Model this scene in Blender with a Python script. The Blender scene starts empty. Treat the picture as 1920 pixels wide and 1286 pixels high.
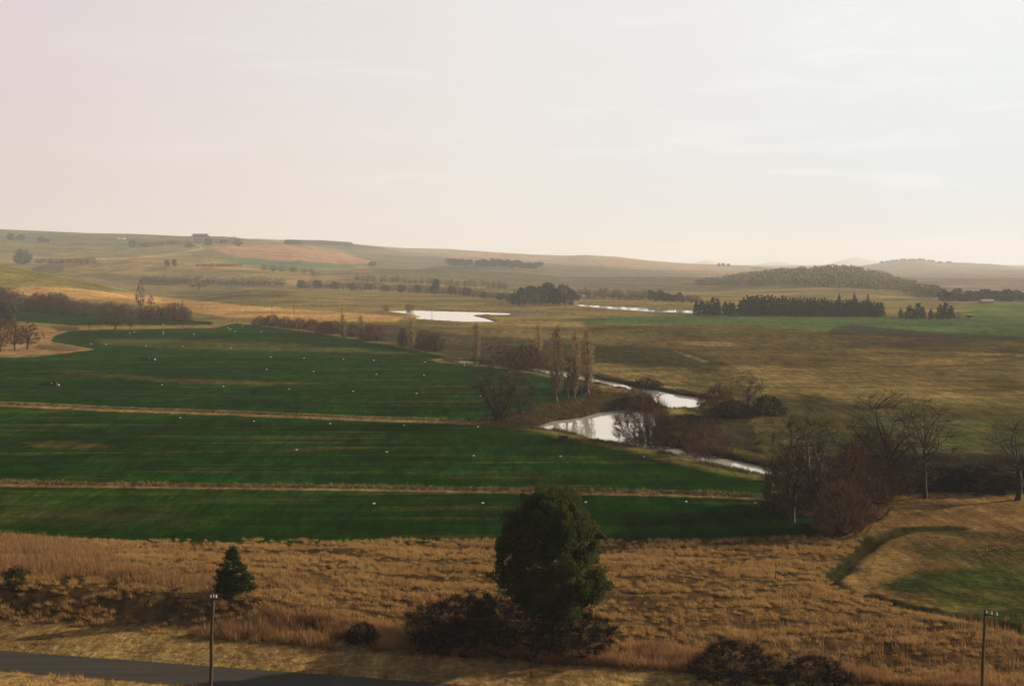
import bpy, math, random
import numpy as np
from mathutils import Vector, Matrix, Euler

# ------------------------------------------------------------------ camera, sky, sun, exposure
SC = bpy.context.scene
COL = SC.collection
CAM_H = 35.0
FPX = 2667.0                       # focal length in photo pixels (50 mm on 36 mm)
THETA = math.atan(146.0 / FPX)     # downward pitch
cam_d = bpy.data.cameras.new("camera")
cam_d.lens = 50.0; cam_d.sensor_width = 36.0; cam_d.clip_start = 0.5; cam_d.clip_end = 40000
cam = bpy.data.objects.new("camera", cam_d); COL.objects.link(cam)
cam.location = (0, 0, CAM_H); cam.rotation_euler = (math.pi / 2 - THETA, 0, 0)
SC.camera = cam

SUN_AZ, SUN_EL = math.radians(66), math.radians(19)
sun_dir = Vector((math.sin(SUN_AZ) * math.cos(SUN_EL), math.cos(SUN_AZ) * math.cos(SUN_EL), math.sin(SUN_EL)))
sl = bpy.data.lights.new("sun", 'SUN'); sl.energy = 5.0; sl.angle = math.radians(0.6); sl.color = (1.0, 0.84, 0.62)
so = bpy.data.objects.new("sun", sl); COL.objects.link(so)
so.rotation_euler = sun_dir.to_track_quat('Z', 'Y').to_euler()

SC.view_settings.view_transform = 'Standard'
SC.view_settings.look = 'None'
SC.view_settings.exposure = 0.55
SC.view_settings.gamma = 1.0
SC.cycles.volume_bounces = 3
SC.cycles.max_bounces = 6
SC.cycles.use_denoising = True
SC.cycles.denoiser = 'OPENIMAGEDENOISE'
SC.cycles.denoising_input_passes = 'RGB_ALBEDO_NORMAL'
SC.cycles.denoising_prefilter = 'ACCURATE'
SC.cycles.transparent_max_bounces = 8

W = bpy.data.worlds.new("World"); SC.world = W; W.use_nodes = True
def build_world():
    nt = W.node_tree; nt.nodes.clear(); N = nt.nodes.new; L = nt.links.new
    out = N('ShaderNodeOutputWorld')
    sky = N('ShaderNodeTexSky'); sky.sky_type = 'NISHITA'; sky.sun_disc = False
    sky.sun_elevation = SUN_EL; sky.sun_rotation = SUN_AZ; sky.air_density = 1.0; sky.dust_density = 2.0
    b1 = N('ShaderNodeBackground'); b1.inputs[1].default_value = 0.05; L(sky.outputs[0], b1.inputs[0])
    tc = N('ShaderNodeTexCoord')
    sep = N('ShaderNodeSeparateXYZ'); L(tc.outputs['Generated'], sep.inputs[0])
    dot = N('ShaderNodeVectorMath'); dot.operation = 'DOT_PRODUCT'
    L(tc.outputs['Generated'], dot.inputs[0]); dot.inputs[1].default_value = (math.sin(SUN_AZ), math.cos(SUN_AZ), 0)
    # thin cloud veil: streaky noise, stretched along the horizon
    mp = N('ShaderNodeMapping'); mp.inputs['Scale'].default_value = (3.0, 3.0, 22.0); mp.inputs['Rotation'].default_value = (0.05, 0.12, 0.3)
    L(tc.outputs['Generated'], mp.inputs[0])
    nz = N('ShaderNodeTexNoise'); nz.inputs['Scale'].default_value = 2.2; nz.inputs['Detail'].default_value = 7; nz.inputs['Roughness'].default_value = 0.55
    nz.inputs['Distortion'].default_value = 0.6
    L(mp.outputs[0], nz.inputs['Vector'])
    azr = N('ShaderNodeMapRange'); azr.inputs[1].default_value = 0.05; azr.inputs[2].default_value = 0.66; L(dot.outputs['Value'], azr.inputs[0])
    az2 = N('ShaderNodeMath'); az2.operation = 'MULTIPLY_ADD'   # wobble of the azimuth gradient by the cloud
    sb = N('ShaderNodeMath'); sb.operation = 'SUBTRACT'; sb.inputs[1].default_value = 0.5; L(nz.outputs[0], sb.inputs[0])
    L(sb.outputs[0], az2.inputs[0]); az2.inputs[1].default_value = 0.18; L(azr.outputs[0], az2.inputs[2])
    def ramp(stops):
        r = N('ShaderNodeValToRGB'); e = r.color_ramp.elements
        e[0].position, e[0].color = stops[0][0], (*stops[0][1], 1)
        e[1].position, e[1].color = stops[-1][0], (*stops[-1][1], 1)
        for p, c in stops[1:-1]:
            q = e.new(p); q.color = (*c, 1)
        return r
    low = ramp([(0.0, VEIL[0]), (0.5, VEIL[1]), (1.0, VEIL[2])]); L(az2.outputs[0], low.inputs[0])
    high = ramp([(0.0, VEIL[3]), (0.5, VEIL[4]), (1.0, VEIL[5])]); L(az2.outputs[0], high.inputs[0])
    el = N('ShaderNodeMapRange'); el.inputs[1].default_value = 0.0; el.inputs[2].default_value = 0.16; L(sep.outputs[2], el.inputs[0])
    mx = N('ShaderNodeMix'); mx.data_type = 'RGBA'
    L(el.outputs[0], mx.inputs['Factor']); L(low.outputs[0], mx.inputs['A']); L(high.outputs[0], mx.inputs['B'])
    # whiter wisps on the sunward side
    wr = N('ShaderNodeMapRange'); wr.inputs[1].default_value = 0.56; wr.inputs[2].default_value = 0.74; L(nz.outputs[0], wr.inputs[0])
    wm = N('ShaderNodeMath'); wm.operation = 'MULTIPLY'; L(wr.outputs[0], wm.inputs[0]); L(azr.outputs[0], wm.inputs[1])
    wm2 = N('ShaderNodeMath'); wm2.operation = 'MULTIPLY'; wm2.inputs[1].default_value = 0.55; L(wm.outputs[0], wm2.inputs[0])
    mx2 = N('ShaderNodeMix'); mx2.data_type = 'RGBA'; mx2.inputs['B'].default_value = (1.0, 1.0, 0.99, 1)
    L(wm2.outputs[0], mx2.inputs['Factor']); L(mx.outputs['Result'], mx2.inputs['A'])
    # the veil thins out overhead and behind the viewer, where the clear sky shows
    up = N('ShaderNodeMapRange'); up.inputs[1].default_value = 0.30; up.inputs[2].default_value = 0.95
    up.inputs[3].default_value = 1.0; up.inputs[4].default_value = 0.0; L(sep.outputs[2], up.inputs[0])
    bk = N('ShaderNodeMapRange'); bk.inputs[1].default_value = -0.6; bk.inputs[2].default_value = 0.0
    bk.inputs[3].default_value = 0.15; bk.inputs[4].default_value = 1.0; L(dot.outputs['Value'], bk.inputs[0])
    fm = N('ShaderNodeMath'); fm.operation = 'MULTIPLY'; L(up.outputs[0], fm.inputs[0]); L(bk.outputs[0], fm.inputs[1])
    b2 = N('ShaderNodeBackground'); b2.inputs[1].default_value = 0.68; L(mx2.outputs['Result'], b2.inputs[0])
    ms = N('ShaderNodeMixShader'); L(fm.outputs[0], ms.inputs[0]); L(b1.outputs[0], ms.inputs[1]); L(b2.outputs[0], ms.inputs[2])
    L(ms.outputs[0], out.inputs[0])
VEIL = [(0.76, 0.62, 0.58), (0.85, 0.79, 0.73), (0.73, 0.80, 0.84),
        (0.735, 0.645, 0.66), (0.82, 0.785, 0.775), (0.88, 0.91, 0.915)]
build_world()

# ------------------------------------------------------------------ helpers
RNG = np.random.default_rng(7)
random.seed(7)
HAZE_DENS = 0.000085

def hash2(ix, iy, seed):
    h = (ix.astype(np.int64) * 374761393 + iy.astype(np.int64) * 668265263 + seed * 974711) & 0xFFFFFFFF
    h = ((h ^ (h >> 13)) * 1274126177) & 0xFFFFFFFF
    h = (h ^ (h >> 16)) & 0xFFFFFF
    return h / float(0xFFFFFF)
def vnoise(x, y, seed=0):
    ix, iy = np.floor(x), np.floor(y); fx, fy = x - ix, y - iy
    fx = fx * fx * (3 - 2 * fx); fy = fy * fy * (3 - 2 * fy)
    a = hash2(ix, iy, seed); b = hash2(ix + 1, iy, seed); c = hash2(ix, iy + 1, seed); d = hash2(ix + 1, iy + 1, seed)
    return (a * (1 - fx) + b * fx) * (1 - fy) + (c * (1 - fx) + d * fx) * fy
def fbm(x, y, seed=0, octv=4):
    s, amp, tot = 0, 1.0, 0
    for i in range(octv):
        s = s + amp * (vnoise(x, y, seed + i * 17) - 0.5); tot += amp; amp *= 0.5; x = x * 2.03 + 5.1; y = y * 2.03 + 1.7
    return s / tot * 2
def sstep(x, a, b):
    t = np.clip((x - a) / (b - a), 0, 1); return t * t * (3 - 2 * t)

def project(X, Y, Z):
    d = Y * math.cos(THETA) - (Z - CAM_H) * math.sin(THETA)
    up = Y * math.sin(THETA) + (Z - CAM_H) * math.cos(THETA)
    return 960 + FPX * X / d, 643 - FPX * up / d
def ray(u, v):
    dx = (u - 960) / FPX; dy = -(v - 643) / FPX
    return np.array([dx, math.cos(THETA) + dy * math.sin(THETA), -math.sin(THETA) + dy * math.cos(THETA)])
def on_plane(u, v, z):
    r = ray(u, v); t = (z - CAM_H) / r[2]
    return np.array([r[0] * t, r[1] * t])
def seg_dist(px, py, pts):
    d = np.full(px.shape, 1e9)
    for (x0, y0), (x1, y1) in zip(pts[:-1], pts[1:]):
        ex, ey = x1 - x0, y1 - y0; l2 = ex * ex + ey * ey + 1e-12
        t = np.clip(((px - x0) * ex + (py - y0) * ey) / l2, 0, 1)
        d = np.minimum(d, np.hypot(px - x0 - t * ex, py - y0 - t * ey))
    return d
def inside(px, py, poly):
    r = np.zeros(px.shape, bool); n = len(poly)
    for i in range(n):
        x0, y0 = poly[i]; x1, y1 = poly[(i + 1) % n]
        if y0 == y1: continue
        c = ((y0 > py) != (y1 > py)) & (px < (x1 - x0) * (py - y0) / (y1 - y0) + x0)
        r ^= c
    return r
def sdist(px, py, poly):
    d = seg_dist(px, py, list(poly) + [poly[0]])
    return np.where(inside(px, py, poly), d, -d)

def fast_mesh(name, V, F, mats, smooth=False, matidx=None):
    me = bpy.data.meshes.new(name)
    V = np.asarray(V, np.float32); F = np.asarray(F, np.int32); k = F.shape[1]
    me.vertices.add(len(V)); me.vertices.foreach_set('co', V.ravel())
    me.loops.add(F.size); me.loops.foreach_set('vertex_index', F.ravel())
    me.polygons.add(len(F)); me.polygons.foreach_set('loop_start', np.arange(0, F.size, k, dtype=np.int32))
    for m in mats: me.materials.append(m)
    if matidx is not None: me.polygons.foreach_set('material_index', np.asarray(matidx, np.int32))
    me.polygons.foreach_set('use_smooth', np.full(len(F), smooth))
    me.update(calc_edges=True)
    return me
def obj(name, me, parent=None):
    o = bpy.data.objects.new(name, me); COL.objects.link(o)
    if parent: o.parent = parent
    return o
def tag(o, label=None, cat=None, group=None, kind=None):
    if label: o['label'] = label
    if cat: o['category'] = cat
    if group: o['group'] = group
    if kind: o['kind'] = kind
    return o

# ------------------------------------------------------------------ materials
def new_mat(name):
    m = bpy.data.materials.new(name); m.use_nodes = True; m.node_tree.nodes.clear()
    return m, m.node_tree.nodes.new, m.node_tree.links.new
def mat_leaf(name, c0, c1, rough=0.85, transl=0.0, spec=0.04, tcol=None, drift=None):
    """Two tones mixed by a random number for every leaf or twig, and a little by the object."""
    m, N, L = new_mat(name)
    out = N('ShaderNodeOutputMaterial'); p = N('ShaderNodeBsdfPrincipled')
    p.inputs['Roughness'].default_value = rough; p.inputs['Specular IOR Level'].default_value = spec
    g = N('ShaderNodeNewGeometry'); oi = N('ShaderNodeObjectInfo')
    mx = N('ShaderNodeMix'); mx.data_type = 'RGBA'; mx.inputs['A'].default_value = (*c0, 1); mx.inputs['B'].default_value = (*c1, 1)
    L(g.outputs['Random Per Island'], mx.inputs['Factor'])
    mr = N('ShaderNodeMapRange'); mr.inputs[3].default_value = 0.75; mr.inputs[4].default_value = 1.25; L(oi.outputs['Random'], mr.inputs[0])
    hs = N('ShaderNodeHueSaturation'); L(mx.outputs['Result'], hs.inputs['Color']); L(mr.outputs[0], hs.inputs['Value'])
    hs_out = hs.outputs[0]
    if drift:      # broad patches of another tone over the ground
        dn = N('ShaderNodeTexNoise'); dn.inputs['Scale'].default_value = 0.11; dn.inputs['Detail'].default_value = 4; L(g.outputs['Position'], dn.inputs['Vector'])
        dr = N('ShaderNodeMapRange'); dr.inputs[1].default_value = 0.42; dr.inputs[2].default_value = 0.66; dr.inputs[4].default_value = 0.75; L(dn.outputs[0], dr.inputs[0])
        dm = N('ShaderNodeMix'); dm.data_type = 'RGBA'; dm.inputs['B'].default_value = (*drift, 1); L(dr.outputs[0], dm.inputs['Factor']); L(hs.outputs[0], dm.inputs['A']); hs_out = dm.outputs['Result']
    L(hs_out, p.inputs['Base Color'])
    if transl:
        t = N('ShaderNodeBsdfTranslucent')
        if tcol: t.inputs[0].default_value = (*tcol, 1)
        else: L(hs_out, t.inputs[0])
        s = N('ShaderNodeMixShader'); s.inputs[0].default_value = transl
        L(p.outputs[0], s.inputs[1]); L(t.outputs[0], s.inputs[2]); L(s.outputs[0], out.inputs[0])
    else: L(p.outputs[0], out.inputs[0])
    return m
def mat_plain(name, c, rough=0.7, var=0.35, scale=3.0, metal=0.0, spec=0.3):
    m, N, L = new_mat(name)
    out = N('ShaderNodeOutputMaterial'); p = N('ShaderNodeBsdfPrincipled')
    p.inputs['Roughness'].default_value = rough; p.inputs['Metallic'].default_value = metal; p.inputs['Specular IOR Level'].default_value = spec
    tc = N('ShaderNodeTexCoord'); nz = N('ShaderNodeTexNoise'); nz.inputs['Scale'].default_value = scale; nz.inputs['Detail'].default_value = 5
    L(tc.outputs['Object'], nz.inputs['Vector'])
    mx = N('ShaderNodeMix'); mx.data_type = 'RGBA'
    mx.inputs['A'].default_value = (*[x * (1 - var) for x in c], 1); mx.inputs['B'].default_value = (*[min(1, x * (1 + var)) for x in c], 1)
    L(nz.outputs[0], mx.inputs['Factor']); L(mx.outputs['Result'], p.inputs['Base Color'])
    bp = N('ShaderNodeBump'); bp.inputs['Strength'].default_value = 0.3; bp.inputs['Distance'].default_value = 0.02
    L(nz.outputs[0], bp.inputs['Height']); L(bp.outputs[0], p.inputs['Normal'])
    L(p.outputs[0], out.inputs[0])
    return m
def mat_ground():
    """Albedo of the field or pasture from the mesh; clumps, streaks of thin sward and bump on top."""
    m, N, L = new_mat('ground_cover')
    out = N('ShaderNodeOutputMaterial'); p = N('ShaderNodeBsdfPrincipled'); p.inputs['Roughness'].default_value = 1.0; p.inputs['Specular IOR Level'].default_value = 0.0
    at = N('ShaderNodeAttribute'); at.attribute_name = 'albedo'
    st = N('ShaderNodeAttribute'); st.attribute_name = 'sward'      # x: clumpiness, y: streaks, z: second colour mix
    ss = N('ShaderNodeSeparateColor'); L(st.outputs['Color'], ss.inputs[0])
    geo = N('ShaderNodeNewGeometry')
    def noise(scale, detail, rough=0.6, vec=None):
        n = N('ShaderNodeTexNoise'); n.inputs['Scale'].default_value = scale; n.inputs['Detail'].default_value = detail; n.inputs['Roughness'].default_value = rough
        L(vec if vec else geo.outputs['Position'], n.inputs['Vector']); return n
    def mapped(sx, sy, rz):
        mp = N('ShaderNodeMapping'); mp.inputs['Scale'].default_value = (sx, sy, 0.0); mp.inputs['Rotation'].default_value = (0, 0, rz)
        L(geo.outputs['Position'], mp.inputs[0]); return mp.outputs[0]
    def mr(sock, a, b, c, d):
        r = N('ShaderNodeMapRange'); r.inputs[1].default_value = a; r.inputs[2].default_value = b; r.inputs[3].default_value = c; r.inputs[4].default_value = d
        L(sock, r.inputs[0]); return r.outputs[0]
    def mul(a, b):
        q = N('ShaderNodeMath'); q.operation = 'MULTIPLY'
        for i, x in enumerate((a, b)):
            if isinstance(x, (int, float)): q.inputs[i].default_value = x
            else: L(x, q.inputs[i])
        return q.outputs[0]
    clump = noise(1.1, 5, 0.65); big = noise(0.06, 5, 0.6, mapped(0.5, 1.4, 0.03)); huge = noise(0.008, 6, 0.62, mapped(0.7, 1.5, 0.2))
    mot = noise(1.0, 4, 0.62, mapped(0.30, 0.075, 0.1)); far = noise(1.0, 5, 0.6, mapped(0.035, 0.011, 0.4))
    st1 = noise(1.0, 6, 0.62, mapped(0.018, 0.16, -0.03)); st2 = noise(1.0, 4, 0.6, mapped(0.05, 0.9, -0.03))
    # value variation
    v1 = mr(clump.outputs[0], 0.28, 0.72, 0.42, 1.58); v2 = mr(big.outputs[0], 0.3, 0.7, 0.72, 1.28); v3 = mr(huge.outputs[0], 0.3, 0.7, 0.6, 1.4)
    v4 = mr(st2.outputs[0], 0.3, 0.7, 0.82, 1.18)
    def fade(v, f):
        q = N('ShaderNodeMix'); q.data_type = 'FLOAT'; q.inputs['A'].default_value = 1.0
        L(f, q.inputs['Factor']); L(v, q.inputs['B']); return q.outputs['Result']
    grn = noise(1.0, 3, 0.7, mapped(0.9, 0.13, 0.0)); grn2 = noise(1.0, 2, 0.6, mapped(2.6, 0.5, 0.0))
    v5 = mul(mul(mr(grn.outputs[0], 0.3, 0.7, 0.68, 1.32), mr(grn2.outputs[0], 0.3, 0.7, 0.8, 1.2)), mr(mot.outputs[0], 0.32, 0.68, 0.62, 1.38)); v5 = mul(v5, mr(far.outputs[0], 0.3, 0.7, 0.7, 1.3))
    val = mul(mul(mul(fade(v1, ss.outputs[0]), v5), v2), mul(v3, fade(v4, ss.outputs[1])))
    # thin dry streaks inside the green sward
    dry = mr(st1.outputs[0], 0.54, 0.74, 0.0, 0.85); dry2 = mul(mul(dry, ss.outputs[1]), mr(clump.outputs[0], 0.3, 0.6, 0.4, 1.0))
    mx = N('ShaderNodeMix'); mx.data_type = 'RGBA'; mx.inputs['B'].default_value = (0.105, 0.075, 0.018, 1)
    L(dry2, mx.inputs['Factor']); L(at.outputs['Color'], mx.inputs['A'])
    st3 = noise(1.0, 5, 0.6, mapped(0.012, 0.30, -0.035))
    yg = N('ShaderNodeMix'); yg.data_type = 'RGBA'; yg.inputs['B'].default_value = (0.022, 0.040, 0.004, 1)
    L(mul(mr(st3.outputs[0], 0.45, 0.68, 0.0, 0.65), ss.outputs[1]), yg.inputs['Factor']); L(at.outputs['Color'], yg.inputs['A']); L(yg.outputs['Result'], mx.inputs['A'])
    # faint green or rusty drift in the dry pasture
    hue = N('ShaderNodeHueSaturation'); L(mx.outputs['Result'], hue.inputs['Color']); L(val, hue.inputs['Value'])
    L(mr(big.outputs[0], 0.3, 0.7, 0.488, 0.514), hue.inputs['Hue'])
    L(hue.outputs[0], p.inputs['Base Color'])
    bp = N('ShaderNodeBump'); bp.inputs['Strength'].default_value = 0.9; bp.inputs['Distance'].default_value = 0.35
    L(mul(clump.outputs[0], ss.outputs[0]), bp.inputs['Height']); L(bp.outputs[0], p.inputs['Normal'])
    L(p.outputs[0], out.inputs[0])
    return m
def mat_road():
    m, N, L = new_mat('worn_asphalt')
    out = N('ShaderNodeOutputMaterial'); p = N('ShaderNodeBsdfPrincipled'); p.inputs['Roughness'].default_value = 0.92; p.inputs['Specular IOR Level'].default_value = 0.1
    geo = N('ShaderNodeNewGeometry'); n1 = N('ShaderNodeTexNoise'); n1.inputs['Scale'].default_value = 5; n1.inputs['Detail'].default_value = 6
    mp = N('ShaderNodeMapping'); mp.inputs['Rotation'].default_value = (0, 0, 0.244); mp.inputs['Scale'].default_value = (0.05, 1.2, 1)
    n2 = N('ShaderNodeTexNoise'); n2.inputs['Scale'].default_value = 1.0; n2.inputs['Detail'].default_value = 4
    L(geo.outputs['Position'], n1.inputs['Vector']); L(geo.outputs['Position'], mp.inputs[0]); L(mp.outputs[0], n2.inputs['Vector'])
    mx = N('ShaderNodeMix'); mx.data_type = 'RGBA'; mx.inputs['A'].default_value = (0.026, 0.023, 0.017, 1); mx.inputs['B'].default_value = (0.056, 0.049, 0.036, 1)
    ad = N('ShaderNodeMath'); ad.operation = 'MULTIPLY_ADD'; L(n1.outputs[0], ad.inputs[0]); ad.inputs[1].default_value = 0.35; L(n2.outputs[0], ad.inputs[2])
    mr = N('ShaderNodeMapRange'); mr.inputs[1].default_value = 0.35; mr.inputs[2].default_value = 1.0; L(ad.outputs[0], mr.inputs[0])
    L(mr.outputs[0], mx.inputs['Factor']); L(mx.outputs['Result'], p.inputs['Base Color'])
    bp = N('ShaderNodeBump'); bp.inputs['Strength'].default_value = 0.3; bp.inputs['Distance'].default_value = 0.02; L(n1.outputs[0], bp.inputs['Height']); L(bp.outputs[0], p.inputs['Normal'])
    L(p.outputs[0], out.inputs[0]); return m
def mat_water():
    m, N, L = new_mat('still_water')
    out = N('ShaderNodeOutputMaterial'); p = N('ShaderNodeBsdfPrincipled')
    p.inputs['Base Color'].default_value = (0.72, 0.65, 0.54, 1); p.inputs['Metallic'].default_value = 0.42; p.inputs['Roughness'].default_value = 0.03; p.inputs['IOR'].default_value = 1.333  # cream base and metal share stand in for the bright sky reflection
    p.inputs['Specular IOR Level'].default_value = 0.5; p.inputs['Specular Tint'].default_value = (1.0, 0.93, 0.84, 1)
    geo = N('ShaderNodeNewGeometry'); mp = N('ShaderNodeMapping'); mp.inputs['Scale'].default_value = (0.35, 0.8, 1)
    n = N('ShaderNodeTexNoise'); n.inputs['Scale'].default_value = 1.5; n.inputs['Detail'].default_value = 3
    L(geo.outputs['Position'], mp.inputs[0]); L(mp.outputs[0], n.inputs['Vector'])
    bp = N('ShaderNodeBump'); bp.inputs['Strength'].default_value = 0.012; bp.inputs['Distance'].default_value = 0.03; L(n.outputs[0], bp.inputs['Height']); L(bp.outputs[0], p.inputs['Normal'])
    L(p.outputs[0], out.inputs[0]); return m

M_GROUND = mat_ground(); M_ROAD = mat_road(); M_WATER = mat_water()
M_BARK = mat_plain('grey_brown_bark', (0.038, 0.028, 0.018), 0.9, 0.4, 4)
M_BARK_PALE = mat_plain('pale_bark', (0.095, 0.072, 0.044), 0.85, 0.4, 4)
M_BARK_DARK = mat_plain('dark_bark', (0.028, 0.020, 0.013), 0.9, 0.4, 4)
M_TWIG = mat_leaf('bare_twigs', (0.055, 0.038, 0.022), (0.11, 0.075, 0.042), 0.8)
M_TWIG_POP = mat_leaf('poplar_twigs', (0.24, 0.165, 0.080), (0.44, 0.31, 0.155), 0.8)
M_TWIG_RED = mat_leaf('red_willow_twigs', (0.080, 0.045, 0.024), (0.160, 0.092, 0.048), 0.75)
M_TWIG_BRN = mat_leaf('brown_twigs', (0.085, 0.050, 0.026), (0.16, 0.090, 0.045), 0.8)
M_TWIG_PALE = mat_leaf('olive_grey_twigs', (0.090, 0.066, 0.032), (0.190, 0.140, 0.072), 0.85)
M_TWIG_DARK = mat_leaf('dark_thicket_twigs', (0.009, 0.007, 0.003), (0.022, 0.016, 0.007), 0.85)
M_TWIG_FAR = mat_leaf('far_twigs', (0.095, 0.068, 0.040), (0.185, 0.130, 0.078), 0.85)  # twig tones lightened: distance haze put into the colour
M_NEEDLE = mat_leaf('dark_evergreen_leaves', (0.008, 0.016, 0.004), (0.022, 0.038, 0.008), 0.8, 0.16, 0.06, (0.18, 0.20, 0.035))
M_NEEDLE2 = mat_leaf('green_conifer_needles', (0.012, 0.026, 0.005), (0.028, 0.054, 0.011), 0.8, 0.15, 0.08, (0.07, 0.11, 0.02))
M_SPRUCE = mat_leaf('spruce_needles', (0.018, 0.034, 0.016), (0.042, 0.066, 0.030), 0.7)
M_FARLEAF = mat_leaf('far_evergreen_leaves', (0.042, 0.052, 0.024), (0.115, 0.120, 0.052), 0.8)  # leaf tones lightened to carry distance haze in the colour
M_WOOD_L = mat_leaf('hill_wood_leaves', (0.150, 0.142, 0.060), (0.340, 0.295, 0.130), 0.85)  # olive leaves with the hill's haze painted in as a paler tone
M_GRASS = mat_leaf('dry_grass_blades', (0.22, 0.122, 0.042), (0.56, 0.335, 0.120), 0.8, 0.35, 0.1, None, (0.42, 0.265, 0.095))
M_REED = mat_leaf('dry_reed_blades', (0.22, 0.118, 0.048), (0.42, 0.25, 0.11), 0.8, 0.35, 0.1, None, (0.24, 0.115, 0.045))
M_VERGE = mat_leaf('mown_verge_blades', (0.21, 0.130, 0.045), (0.37, 0.245, 0.09), 0.8, 0.3, 0.1)
M_POST = mat_plain('weathered_post_wood', (0.060, 0.042, 0.026), 0.85, 0.45, 6)
M_WHITE = mat_plain('white_porcelain', (0.80, 0.78, 0.72), 0.35, 0.05, 8, 0, 0.5)
M_POD = mat_plain('white_plastic', (0.82, 0.80, 0.74), 0.45, 0.05, 8)
M_IRON = mat_plain('dark_iron', (0.03, 0.03, 0.03), 0.6, 0.3, 8)
M_TROUGH = mat_plain('dark_concrete', (0.028, 0.025, 0.022), 0.85, 0.4, 3)
M_WALL = mat_plain('whitewashed_wall', (0.74, 0.68, 0.58), 0.85, 0.12, 1)
M_ROOF = mat_plain('grey_tin_roof', (0.30, 0.27, 0.24), 0.6, 0.2, 1)
M_ROOF_B = mat_plain('brown_thatch_roof', (0.24, 0.16, 0.09), 0.9, 0.3, 2)
M_GLASS = mat_plain('dark_window_glass', (0.02, 0.022, 0.025), 0.1, 0.1, 1, 0, 0.6)

# ------------------------------------------------------------------ terrain
def table(pts):
    p = np.array(pts, float); return (p[:, 0] - 960) / FPX, p[:, 1]
WATER_Z = -0.7
RIVER_PX = [(868, 678), (890, 682), (950, 687), (1010, 693), (1060, 702), (1110, 714), (1190, 729), (1255, 742), (1315, 752)]
RIVER2_PX = [(1130, 812), (1180, 827), (1260, 846), (1345, 866), (1430, 884), (1500, 898), (1540, 905)]
POND_PX = [(1002, 803), (1050, 790), (1100, 783), (1140, 773), (1180, 768), (1212, 772), (1222, 795), (1205, 838), (1172, 836), (1120, 824), (1065, 812)]
POOL_PX = [(1222, 741), (1275, 744), (1316, 752), (1300, 765), (1262, 769), (1238, 758)]
LAKE_PX = [(735, 583), (775, 581.5), (900, 585), (1000, 588), (1100, 590), (1040, 592), (960, 591.5), (905, 590), (880, 592), (905, 597), (922, 604), (880, 604.5), (780, 598), (795, 594), (770, 589), (748, 586)]
LAKE2_PX = [(1082, 570.5), (1130, 573), (1220, 577.5), (1310, 582), (1340, 586), (1310, 588), (1240, 586), (1150, 580), (1095, 575)]
FARPOND_PX = [(1085, 552), (1122, 553), (1118, 556), (1090, 555)]
RIVER_W = [on_plane(u, v, WATER_Z) for u, v in RIVER_PX]
RIVER2_W = [on_plane(u, v, WATER_Z) for u, v in RIVER2_PX]
POLY_W = {k: [on_plane(u, v, WATER_Z) for u, v in p] for k, p in dict(pond=POND_PX, pool=POOL_PX, lake=LAKE_PX, lake2=LAKE2_PX, far=FARPOND_PX).items()}
DITCH_PX = [[(-150, 752), (0, 757), (200, 766), (450, 775), (700, 785), (905, 791), (935, 793)],
            [(-150, 905), (0, 907), (300, 911), (650, 915), (1000, 921), (1250, 925), (1440, 933)]]
DITCH_W = [[on_plane(u, v, 0) for u, v in p] for p in DITCH_PX]
DRAIN_W = [on_plane(u, v, 0.3) for u, v in [(1790, 985), (1700, 988), (1640, 1006), (1600, 1040), (1560, 1075), (1548, 1092), (1575, 1112), (1640, 1135), (1760, 1165), (1900, 1195), (2050, 1225)]]
BANK_W = [on_plane(u, v, 0) for u, v in [(930, 786), (985, 774), (1060, 758), (1130, 742), (1190, 744)]]
def road_y(X): return 112.7 - 0.249 * X

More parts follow.
